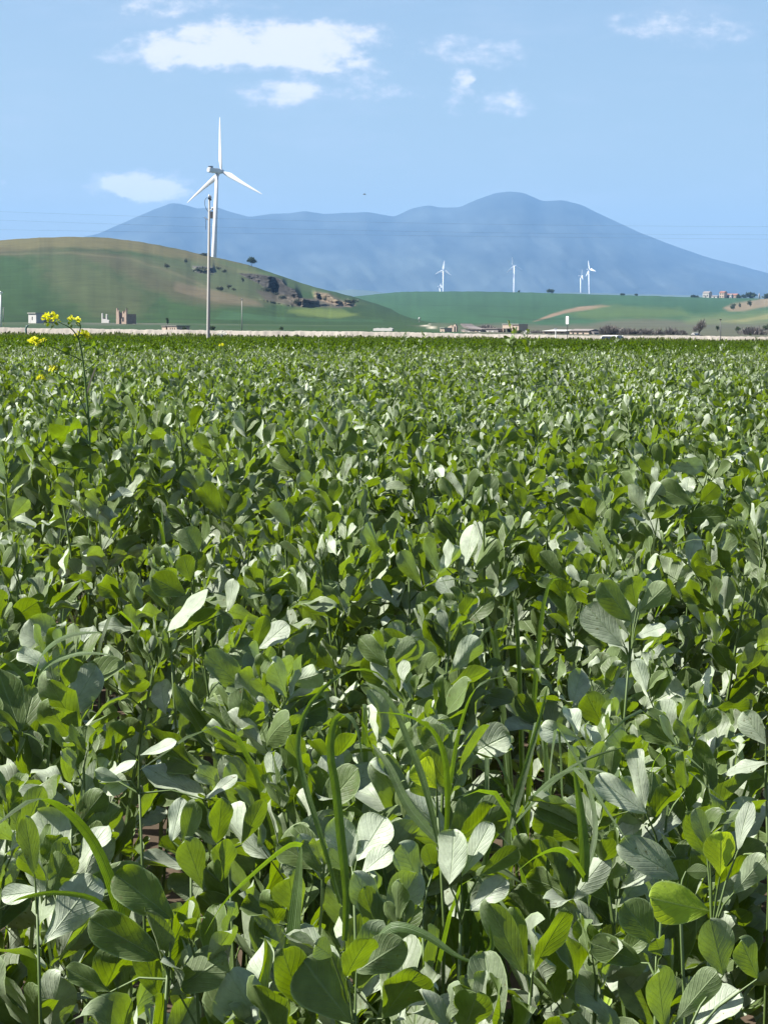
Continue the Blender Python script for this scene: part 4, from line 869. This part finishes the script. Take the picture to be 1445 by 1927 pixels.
# ------------------------------------------------------------------ grass blades and weeds in the crop
def bez(pts, n=16):
    pts = np.array(pts, float); t = np.linspace(0, len(pts) - 1, n); out = []
    for q in t:
        i = min(int(q), len(pts) - 2); f = q - i; p0 = pts[max(i - 1, 0)]; p1 = pts[i]; p2 = pts[i + 1]; p3 = pts[min(i + 2, len(pts) - 1)]
        out.append(.5 * ((2 * p1) + (-p0 + p2) * f + (2 * p0 - 5 * p1 + 4 * p2 - p3) * f * f + (-p0 + 3 * p1 - 3 * p2 + p3) * f ** 3))
    return np.array(out)
def ribbon(path, width, r, facing=None, prof=None, nu=4):
    path = np.asarray(path); n = len(path); T_ = np.gradient(path, axis=0); T_ /= np.linalg.norm(T_, axis=1, keepdims=True) + 1e-9
    a0 = np.array(facing if facing is not None else (r.normal(), r.normal() * .4, 0)); tw = r.uniform(-.5, .5)
    V_ = []; UV = []; t = np.linspace(0, 1, n); prof = prof or (lambda q: min(1, .55 + 2 * q) * (1 - q ** 2.2) ** .8)
    for i in range(n):
        s_ = a0 - T_[i] * np.dot(a0, T_[i]); s_ /= np.linalg.norm(s_) + 1e-9; nn = np.cross(s_, T_[i]); c_, si = math.cos(tw * t[i] * 2), math.sin(tw * t[i] * 2); s_ = s_ * c_ + nn * si; nn = np.cross(s_, T_[i])
        w_ = width * .5 * max(prof(t[i]), .02)
        for k in range(nu + 1):
            u_ = -1 + 2 * k / nu; V_.append(path[i] + s_ * u_ * w_ + nn * abs(u_) * w_ * .22); UV.append((u_ * .85, t[i]))
    return np.array(V_), quads(nu, n - 1), np.array(UV)
def pxpath(pts, d, dd=0.0, n=18):
    q = bez(pts, n); t = np.linspace(0, 1, n); return PN(q[:, 0], q[:, 1], d + dd * t)
def blades_thing(name, base, blades, label, cat, group=None, mat=M_grass, tints=None, part='blade'):
    o = empty(name, base, label, cat, group); b = np.array(base)
    for i, (V_, Q, Uv) in enumerate(blades):
        tt = (tints[i] if tints else random.uniform(.1, .8)); ob = link(npmesh(part, V_ - b, Q, tint=np.full(len(V_), tt), uvs=Uv), part, mat, o)
    return o
r = np.random.default_rng(33)
def hero_grass(px, d, blist, label):
    b = P(px, 900, d); base = (b.x, d, float(gz(0, d)))
    bl = []
    for (pts, wpx, dd, fc) in blist: bl.append(ribbon(pxpath(pts, d, dd), wpx * .7 / F * d, r, fc))
    n0 = len(bl)
    blades_thing('grass_plant', base, bl, label, 'grass plant', 'tall grass plants growing in the crop')
FX = (1, 0, 0)
hero_grass(225, 2.62, [([(232, 1790), (222, 1700), (180, 1590), (120, 1520), (60, 1505), (-20, 1565)], 34, -.10, FX), ([(232, 1780), (190, 1700), (110, 1680), (40, 1690), (0, 1710)], 16, -.05, (1, .3, .5))], 'tall grass plant at lower left with one broad blade arching left')
hero_grass(560, 2.55, [([(545, 1830), (552, 1760), (562, 1660), (568, 1588)], 44, 0, FX), ([(568, 1590), (540, 1592), (480, 1640), (420, 1700), (385, 1760)], 20, -.12, (.6, .1, .8))], 'grass plant at lower centre with a sharply folded bright broad blade')
hero_grass(650, 2.8, [([(648, 1770), (652, 1680), (640, 1560), (632, 1480), (622, 1420), (628, 1360), (650, 1343), (672, 1370), (682, 1430)], 26, -.05, FX),
                       ([(640, 1700), (600, 1560), (575, 1480), (560, 1400), (580, 1330), (640, 1270), (700, 1262), (745, 1300)], 17, .1, (.9, .2, .3))], 'central grass plant with a tall looped blade rising from the crop')
hero_grass(830, 3.05, [([(838, 1600), (842, 1500), (835, 1420), (810, 1370), (760, 1345), (700, 1340)], 17, -.1, (.8, 0, .5)), ([(828, 1600), (800, 1480), (770, 1400), (740, 1330), (700, 1290), (660, 1290)], 20, .1, FX),
                       ([(835, 1590), (850, 1450), (870, 1350), (900, 1290), (960, 1270)], 14, 0, (.7, .2, .6)), ([(830, 1590), (770, 1520), (730, 1440), (700, 1400)], 30, .1, FX)], 'grass plant right of centre with several dark broad blades')
hero_grass(960, 3.2, [([(960, 1560), (985, 1460), (1010, 1370), (1030, 1290)], 20, .1, FX), ([(960, 1560), (1030, 1480), (1100, 1430), (1180, 1405)], 14, -.1, (.5, .1, .9)), ([(965, 1560), (1000, 1500), (1070, 1450), (1150, 1460), (1210, 1520)], 13, -.2, (.5, 0, .9))], 'fan of narrow grass blades between the dark blades and the right side')
hero_grass(1095, 2.85, [([(1100, 1660), (1098, 1590), (1088, 1500), (1078, 1442)], 30, 0, FX), ([(1078, 1445), (1110, 1480), (1150, 1540), (1185, 1590)], 14, -.1, (.6, 0, .7)), ([(1100, 1650), (1060, 1600), (1010, 1610), (950, 1660)], 20, -.1, (.5, .1, .8)), ([(1100, 1650), (1120, 1560), (1100, 1460), (1050, 1370)], 16, .15, FX)], 'right-hand grass plant with an upright bluish blade bent at its tip')
hero_grass(800, 2.45, [([(700, 1780), (740, 1745), (800, 1760), (860, 1800), (905, 1815)], 30, -.05, (.2, .3, .9)), ([(905, 1815), (925, 1780), (920, 1740)], 16, 0, FX)], 'low grass plant at the bottom with a pale blade lying across the leaves')
hero_grass(110, 3.5, [([(60, 1290), (80, 1230), (130, 1196), (190, 1190)], 18, -.1, (.4, .1, .9)), ([(60, 1290), (90, 1250), (150, 1230), (210, 1232)], 16, -.1, (.4, .1, .9)), ([(62, 1290), (20, 1250), (-20, 1230)], 15, 0, (.4, .1, .9))], 'pale grass plant at the left with blades spreading flat')
# smaller tufts scattered through the middle of the crop
GL = []
def tuft(x, yv, n, hgt, label, group, wmul=1.0):
    zb = float(canopy(yv)) - PLANT_H * .75; bl = []
    for k in range(n):
        a_ = r.uniform(0, 6.28); ln = hgt * r.uniform(.75, 1.15); sp = r.uniform(.05, .4) * ln; dr_ = r.uniform(.0, .35) * ln; b0 = np.array([x + r.normal(0, .015), yv + r.normal(0, .015), zb])
        p = [b0, b0 + [math.cos(a_) * sp * .25, math.sin(a_) * sp * .25, ln * .55], b0 + [math.cos(a_) * sp * .7, math.sin(a_) * sp * .7, ln * .92], b0 + [math.cos(a_) * sp * 1.4, math.sin(a_) * sp * 1.4, ln - dr_]]
        bl.append(ribbon(bez(p, 12), r.uniform(.008, .014) * wmul, r, nu=2))
    blades_thing('grass_tuft', (x, yv, zb), bl, label, 'grass tuft', group)
TL = ['tuft of thin grass blades left of the looped blade', 'tuft of thin grass blades between the dark broad blades', 'tuft of thin grass blades at the far right of the grassy patch', 'small grass tuft behind the looped blade', 'far grass tuft at the back right of the grassy patch', 'near grass tuft at the foot of the dark broad blades', 'grass tuft just left of the bluish bent blade']
for i, (px, py) in enumerate([(600, 1400), (900, 1470), (1130, 1400), (690, 1330), (1050, 1320), (780, 1540), (1020, 1480)]):
    hh_ = (py - 625) / F; d = 3.1
    for _ in range(6): d = (CAMZ - (canopy(d) - .0)) / hh_
    x = P(px, py, d).x; tuft(x, d, 7, .63, TL[i], 'grass tufts of the grassy patch')
for i, (px, py, wh) in enumerate([(330, 1000, 'left of the round grey-green leaf'), (620, 900, 'in the middle of the upper crop'), (1180, 1020, 'above the tall striped-leaf plant'), (130, 1120, 'by the shiny leaf at the left edge'), (1330, 1330, 'near the right edge'), (980, 1150, 'right of the hanging white leaves')]):
    hh_ = (py - 625) / F; d = 4.5
    for _ in range(12): d = (CAMZ - canopy(d)) / hh_
    tuft(P(px, py, d).x, float(d), 5, .66, 'lone tuft of grass blades ' + wh, 'lone grass tufts in the crop')

# mustard plant in flower
D = 6.5
def flower_head(m_o, p, s, r, n=26):
    q = r.normal(0, 1, (n, 3)); q /= np.linalg.norm(q, axis=1, keepdims=True); q[:, 2] = np.abs(q[:, 2]) * .8; pos = np.array(p) + q * s * np.array([.5, .5, .45])
    V_, Q, Uv, T = PET.place(pos, q + r.normal(0, .5, (n, 3)), r.normal(0, 1, (n, 3)), np.full(n, s * .5), r.random(n) * .9, r); return V_, Q, Uv, T
PET = LeafLib(2, 3, 10, 9, wr=.85)
base = P(166, 900, D); base = Vector((base.x, D, float(gz(0, D))))
o = empty('mustard_plant', base, 'tall branching mustard weed with yellow flower heads at the left', 'mustard plant')
r = np.random.default_rng(5)
def mpath(pts, n=14, dd=0): q = bez(pts, n); return [Vector(v) - base for v in PN(q[:, 0], q[:, 1], D + dd * np.linspace(0, 1, n))]
m = MB(); m.tube([Vector((0, 0, 0))] + mpath([(170, 880), (168, 800), (163, 740), (158, 690), (154, 660), (147, 632)]), [.0042] + list(np.linspace(.004, .002, 14)), 8); m.build('stem', M_mstem, o, True)
branches = [([(149, 640), (140, 624), (128, 614), (110, 606)], -.02), ([(147, 634), (152, 618), (150, 608), (143, 606)], .0), ([(154, 678), (138, 670), (116, 660), (90, 650)], -.05), ([(167, 790), (155, 760), (138, 730), (122, 712), (104, 700)], -.06), ([(168, 830), (140, 790), (110, 760), (88, 732)], .03), ([(156, 650), (170, 650), (182, 658), (188, 680)], .03), ([(158, 700), (172, 690), (182, 680)], .02), ([(168, 880), (110, 880), (80, 850), (60, 830)], -.1)]
for pts, dd in branches: m = MB(); m.tube(mpath(pts, 10, dd), list(np.linspace(.0022, .0012, 10)), 6); m.build('branch', M_mstem, o, True)
m = MB(); m.tube(mpath([(164, 740), (172, 715), (181, 692)], 8), list(np.linspace(.003, .0026, 8)), 6); m.build('dry_twig', M_dry, o, True)
for (px, py, s_, dd) in [(97, 601, 26, -.02), (140, 604, 20, 0), (66, 645, 21, -.05), (84, 641, 9, -.05), (155, 633, 22, .02), (167, 636, 12, .02), (100, 696, 16, -.06), (78, 714, 16, .03), (110, 606, 9, -.02)]:
    p = P(px, py, D + dd) - base; V_, Q, Uv, T = flower_head(o, p, s_ * .75 / F * D, r, 24 if s_ > 15 else 9)
    fl = link(npmesh('flower_head', V_, Q, tint=T, uvs=Uv), 'flower_head', M_petal, o)
    if s_ > 15:
        n = 14; q = r.normal(0, 1, (n, 3)); q /= np.linalg.norm(q, axis=1, keepdims=True)
        V_, Q, Uv, T = PET.place(np.array(p) + q * s_ / F * D * .28 - np.array([0, 0, .004]), q, r.normal(0, 1, (n, 3)), np.full(n, s_ / F * D * .35), r.random(n) * .9, r); link(npmesh('buds', V_, Q, tint=T, uvs=Uv), 'buds', M_weed, fl)
ML = LeafLib(6, 10, 8, 19, wr=.72, wav=.16)
n = 16; pos = []; dv = []; sz = []
for (px, py, s_) in [(140, 790, 60), (110, 830, 80), (150, 845, 70), (90, 860, 70), (185, 800, 45), (190, 760, 40), (225, 740, 40), (120, 850, 60), (60, 840, 40), (200, 850, 55), (112, 725, 35), (160, 660, 24), (118, 667, 26), (178, 672, 22), (60, 760, 30), (150, 880, 60)]:
    pos.append(np.array(P(px, py, D + r.uniform(-.08, .1)) - base)); a_ = r.uniform(0, 6.28); dv.append([math.cos(a_), math.sin(a_) * .6, r.uniform(-.1, .8)]); sz.append(s_ / F * D)
V_, Q, Uv, T = ML.place(np.array(pos), np.array(dv), np.array([0, -.7, .6]) + r.normal(0, .4, (n, 3)), np.array(sz), r.random(n) * .9, r); link(npmesh('leaves', V_, Q, tint=T, uvs=Uv), 'leaves', M_weed, o)

# plants whose leaves stand out one by one: base, tip, width in picture units, look, put into colour as well as tilt (P pale sunlit, G green with light through it, D shaded grey, Y yellow-green)
r = np.random.default_rng(77)
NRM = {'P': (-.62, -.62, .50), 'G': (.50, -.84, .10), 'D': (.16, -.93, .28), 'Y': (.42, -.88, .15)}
def surf_d(py, dz=0.0):
    e = (py - 625) / F; d = 3.0
    for _ in range(30): d = .5 * d + .5 * (CAMZ - float(canopy(d)) - dz) / e
    return d
def hero_plant(label, root, leaves, near=.16):
    px0, py0 = root; D_ = surf_d(py0) - near * .35; b = P(px0, py0, D_); zb = float(gz(0, D_)); org = Vector((b.x, D_, zb)); o = empty('broad_bean_plant', org, label, 'bean plant')
    for q in [e for e in scn.objects if e.type == 'EMPTY' and e.get('group') == 'broad bean plants of the near crop']:
        mx_ = P((leaves[0][0] + leaves[0][2]) / 2, py0, D_).x
        if min(abs(q.location.x - org.x), abs(q.location.x - mx_)) < .065 and D_ - .34 < q.location.y < D_ - .0:
            for ch in list(q.children): bpy.data.objects.remove(ch)
            bpy.data.objects.remove(q)
    top = b - org; m = MB(); m.tube([(0, 0, 0), (r.uniform(-.02, .02), 0, top.z * .4), (top.x * .6 + r.uniform(-.012, .012), top.y * .6, top.z * .8), tuple(top)], [.0034, .003, .0025, .0018], 6)
    for (bx, by, tx, ty, w, kd) in leaves:
        dd = D_ + r.uniform(-.03, .03); p0 = P(bx, by, dd) - org; p1 = P(tx, ty, dd - .01 + (.02 if kd == 'P' else 0)) - org; L = (p1 - p0).length; w = w * 1.04
        rr = np.random.default_rng(int(bx * 7 + ty)); wr_k = min(1.1, (w / F * dd) / L)
        V_, UV = leaflet(8, 14, rr, wr=wr_k, fold=rr.uniform(.05, .3), curl=rr.uniform(-.35, .35), wav=rr.uniform(.01, .05))
        nm = Vector(NRM[kd]) + Vector(rr.normal(0, .13, 3)); y_ = (p1 - p0).normalized(); x_ = y_.cross(nm).normalized(); z_ = x_.cross(y_)
        if kd in 'GDY' and rr.random() < .5: x_, z_ = -x_, -z_
        # keep the width seen from the picture although the leaf is turned
        vd = Vector((0, 1, -.2)).normalized(); seen = max(.55, x_.cross(vd).length * 1.0); V_[:, 0] *= 1 / max(.6, abs(math.sqrt(max(.05, 1 - x_.dot(vd) ** 2))))
        X = np.outer(V_[:, 0] * L, x_) + np.outer(V_[:, 1] * L, y_) + np.outer(V_[:, 2] * L, z_) + np.array(p0)
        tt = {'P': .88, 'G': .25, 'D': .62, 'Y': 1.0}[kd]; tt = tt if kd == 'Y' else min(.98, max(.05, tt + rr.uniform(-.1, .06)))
        link(npmesh('leaf', X, quads(8, 14), tint=np.full(len(X), tt), uvs=UV), 'leaf', M_leaf, o)
        m.tube([tuple(Vector(top) * .97), tuple((Vector(top) + p0) / 2 + Vector((0, 0, -.004))), tuple(p0)], [.0018, .0014, .001], 5, False)
    m.build('stem', M_stem, o, True)
hero_plant('bean plant at the bottom centre with four big dark green oval leaves', (668, 1905), [(662, 1926, 574, 1810, 108, 'G'), (579, 1902, 516, 1786, 70, 'G'), (720, 1917, 783, 1817, 90, 'G'), (652, 1839, 690, 1757, 60, 'G'), (671, 1829, 761, 1771, 75, 'D'), (625, 1800, 590, 1775, 45, 'D')], .3)
hero_plant('bean plant with two bright white sunlit leaves behind the dark upright grass blade', (665, 1640), [(662, 1631, 632, 1534, 60, 'P'), (671, 1621, 729, 1539, 64, 'P'), (679, 1645, 737, 1597, 34, 'P'), (650, 1640, 610, 1600, 30, 'D')])
hero_plant('bean plant with two grey wrinkled leaves right of the white pair', (792, 1700), [(788, 1660, 758, 1587, 70, 'D'), (797, 1708, 746, 1655, 58, 'D'), (815, 1640, 800, 1590, 35, 'G')])
hero_plant('bean plant with three pale upright leaves in the lower centre', (868, 1700), [(845, 1665, 862, 1560, 58, 'P'), (868, 1650, 925, 1548, 38, 'P'), (884, 1713, 957, 1660, 40, 'P'), (900, 1650, 975, 1590, 40, 'G')])
hero_plant('bean plant with a long grey leaf and a bright green one forming a V', (1000, 1832), [(985, 1834, 915, 1689, 60, 'D'), (1003, 1829, 1056, 1703, 48, 'G'), (991, 1834, 971, 1708, 28, 'G')], .22)
hero_plant('bean plant with the big yellow-green round leaf near the lower right corner', (1340, 1715), [(1336, 1715, 1217, 1691, 86, 'Y'), (1354, 1650, 1363, 1568, 66, 'Y'), (1330, 1614, 1280, 1528, 52, 'G'), (1335, 1600, 1311, 1524, 35, 'D'), (1388, 1600, 1406, 1506, 28, 'P'), (1380, 1680, 1440, 1610, 50, 'D')], .6)
hero_plant('bean plant with a broad dark grey-green leaf left of the yellow-green one', (1277, 1660), [(1277, 1654, 1168, 1583, 70, 'D'), (1290, 1640, 1330, 1640, 30, 'G')], .2)
hero_plant('bean plant with two large dark green leaves below the yellow-green leaf', (1235, 1800), [(1237, 1786, 1180, 1700, 70, 'G'), (1205, 1812, 1114, 1771, 62, 'G'), (1245, 1800, 1230, 1765, 40, 'G')], .24)
hero_plant('bean plant with tall grey leaves at the bottom right corner', (1275, 1935), [(1250, 1935, 1230, 1815, 72, 'D'), (1268, 1925, 1348, 1827, 55, 'D'), (1308, 1930, 1385, 1857, 62, 'P'), (1425, 1842, 1397, 1768, 62, 'G'), (1360, 1835, 1335, 1730, 74, 'D')], .32)
hero_plant('bean plant with two very pale leaves on a long leaning stalk at right', (1250, 1600), [(1216, 1531, 1119, 1463, 50, 'P'), (1214, 1528, 1188, 1411, 32, 'P'), (1271, 1614, 1240, 1560, 12, 'P')])
hero_plant('bean plant at the right edge with one white leaf pointing left', (1440, 1450), [(1446, 1436, 1362, 1448, 38, 'P'), (1440, 1400, 1395, 1340, 50, 'P')])
hero_plant('bean plant with large dark oval leaves at the lower left beside a yellowish stalk', (318, 1800), [(325, 1729, 221, 1642, 76, 'G'), (301, 1805, 170, 1729, 78, 'G'), (300, 1881, 272, 1777, 56, 'G'), (318, 1874, 429, 1798, 84, 'D'), (208, 1867, 125, 1822, 52, 'G')], .28)
hero_plant('bean plant at the lower left edge with one white leaf and a bluish upright leaf', (70, 1680), [(76, 1677, 3, 1687, 36, 'P'), (66, 1646, 48, 1535, 40, 'D')])
hero_plant('bean plant with narrow white leaves spread flat left of centre', (262, 1460), [(187, 1473, 260, 1431, 22, 'P'), (263, 1421, 336, 1403, 30, 'P'), (384, 1504, 450, 1462, 20, 'P'), (230, 1470, 180, 1450, 28, 'D')])
hero_plant('bean plant with a cluster of upright pale and grey leaves left of centre', (360, 1600), [(325, 1583, 339, 1500, 32, 'P'), (346, 1594, 367, 1504, 40, 'D'), (384, 1677, 345, 1573, 56, 'D'), (415, 1660, 436, 1583, 46, 'G')])
hero_plant('bean plant with two upright green paddle leaves left of the folded grass blade', (430, 1590), [(408, 1587, 422, 1504, 48, 'G'), (455, 1590, 498, 1507, 34, 'G')])
hero_plant('bean plant standing tall at right with a striped pale leaf', (1185, 1215), [(1172, 1217, 1100, 1140, 62, 'P'), (1182, 1195, 1140, 1130, 14, 'P'), (1187, 1170, 1132, 1095, 55, 'G'), (1197, 1145, 1187, 1085, 42, 'G'), (1202, 1150, 1257, 1100, 46, 'D'), (1195, 1200, 1250, 1175, 32, 'P')], .3)
hero_plant('bean plant in the upper right of the crop with three broad dark green leaves', (1300, 960), [(1302, 950, 1237, 912, 52, 'G'), (1315, 945, 1352, 915, 34, 'G'), (1287, 975, 1367, 970, 46, 'G')], .5)
hero_plant('bean plant with hanging bright white leaves just right of the middle', (865, 1085), [(875, 1065, 890, 985, 40, 'P'), (840, 1070, 852, 1015, 24, 'P'), (857, 1140, 830, 1085, 36, 'P'), (880, 1100, 930, 1095, 14, 'G')], .35)
hero_plant('bean plant with a broad white leaf above a green one left of the middle', (320, 1190), [(315, 1190, 400, 1118, 48, 'P'), (325, 1192, 410, 1150, 30, 'G'), (430, 1150, 445, 1090, 30, 'P')], .3)
hero_plant('bean plant with a round grey-green leaf and bright green ones left of the middle', (362, 1090), [(360, 1095, 345, 1045, 36, 'G'), (350, 1120, 285, 1085, 52, 'G'), (372, 1040, 345, 995, 50, 'D')], .35)
hero_plant('bean plant at the left edge with a shiny green leaf pointing right', (8, 1180), [(8, 1176, 76, 1125, 44, 'G'), (4, 1180, -10, 1110, 40, 'G')], .3)
hero_plant('bean plant with one rounded white leaf facing up in the middle', (487, 1222), [(487, 1220, 543, 1175, 40, 'P'), (480, 1225, 500, 1160, 30, 'G')], .3)
hero_plant('bean plant with a single glowing yellow-green leaf in the grassy patch', (822, 1500), [(822, 1484, 783, 1435, 58, 'Y'), (800, 1500, 780, 1470, 30, 'G')], .3)

# single flowers on thin stems near the skyline
def wild_flower(px, py, d, spx, mat, label):
    b = P(px, py, d); zb = float(gz(0, d)); o = empty('wild_flower', (b.x, d, zb), label, 'wild flower'); h = b.z - zb
    m = MB(); m.tube([(.04, 0, 0), (.03, 0, h * .6), (.012, 0, h * .9), (0, 0, h)], [.003, .0025, .002, .0015], 5); m.build('stem', M_mstem, o)
    s_ = spx / F * d; V_, Q, Uv, T = flower_head(o, (0, 0, h), s_, np.random.default_rng(int(px)), 24); link(npmesh('petals', V_, Q, tint=T, uvs=Uv), 'petals', mat, o)
    m = MB(); m.tube([(0, 0, h - s_ * .3), (0, 0, h - s_ * .1)], [s_ * .1, s_ * .16], 8); m.build('calyx', M_mstem, o)
wild_flower(419, 630, 14, 10, M_white_petal, 'white wild flower on a thin stem just right of the utility pole foot')
wild_flower(417, 650, 13, 6, M_petal, 'small yellow wild flower below the white one right of the pole')
wild_flower(991, 627, 15, 8, M_white_petal, 'white wild flower beside the tall weed near the raised farm block')
# bean plants that stand taller than the crop
ci = 0
for (px, py, d, lb) in [(1012, 606, 13, 'tall bean plant rising over the embankment below the raised farm block'), (1030, 628, 14, 'tall bean plant just right of the tallest one'), (792, 626, 20, 'tall bean plant reaching the embankment right of the centre'), (738, 630, 22, 'tall bean plant reaching the embankment left of the centre'), (1155, 636, 19, 'tall bean plant in front of the car'), (1395, 640, 18, 'tall bean plant near the skyline at the right'), (1330, 646, 15, 'tall bean plant right of the dark crate'),
                        (300, 648, 15, 'tall bean plant left of the utility pole foot'), (595, 640, 18, 'tall bean plant near the skyline left of centre'), (650, 800, 6.6, 'pale-topped bean plant standing above its neighbours in the middle'), (1260, 830, 6.5, 'bean plant standing above its neighbours at the right'), (640, 650, 14, 'tall leafy bean plant below the left part of the embankment')]:
    t = P(px, py, d); zb = float(gz(0, d)); Hh = t.z - zb; rr = np.random.default_rng(900 + ci); sk = plant_skeleton(rr, H=Hh, zmin=.5, step=.062 if d > 10 else .05, big=.7 if d > 10 else 1.3)
    o = empty('broad_bean_plant', (t.x, d, zb), lb, 'bean plant', rz=ci * 1.3); ci += 1
    me = foliage_mesh('leaves', sk, MID, rr); link(me, 'leaves', M_leaf, o); stem_mb(sk, Hh, .8).build('stem', M_stem, o)

# ------------------------------------------------------------------ hazy air around the whole place
hz = MB(); hz.box(-21000, 21000, -600, 27000, -3, 1420)
m, t = newmat('haze air')
pv = mn(t, 'ShaderNodeVolumePrincipled', {'Color': (.285, .56, .98, 1), 'Density': 4.2e-5, 'Anisotropy': 0.0})
mn(t, 'ShaderNodeOutputMaterial', {1: pv.outputs[0]})
h_ = hz.build('haze', m); tag(h_, kind='stuff')
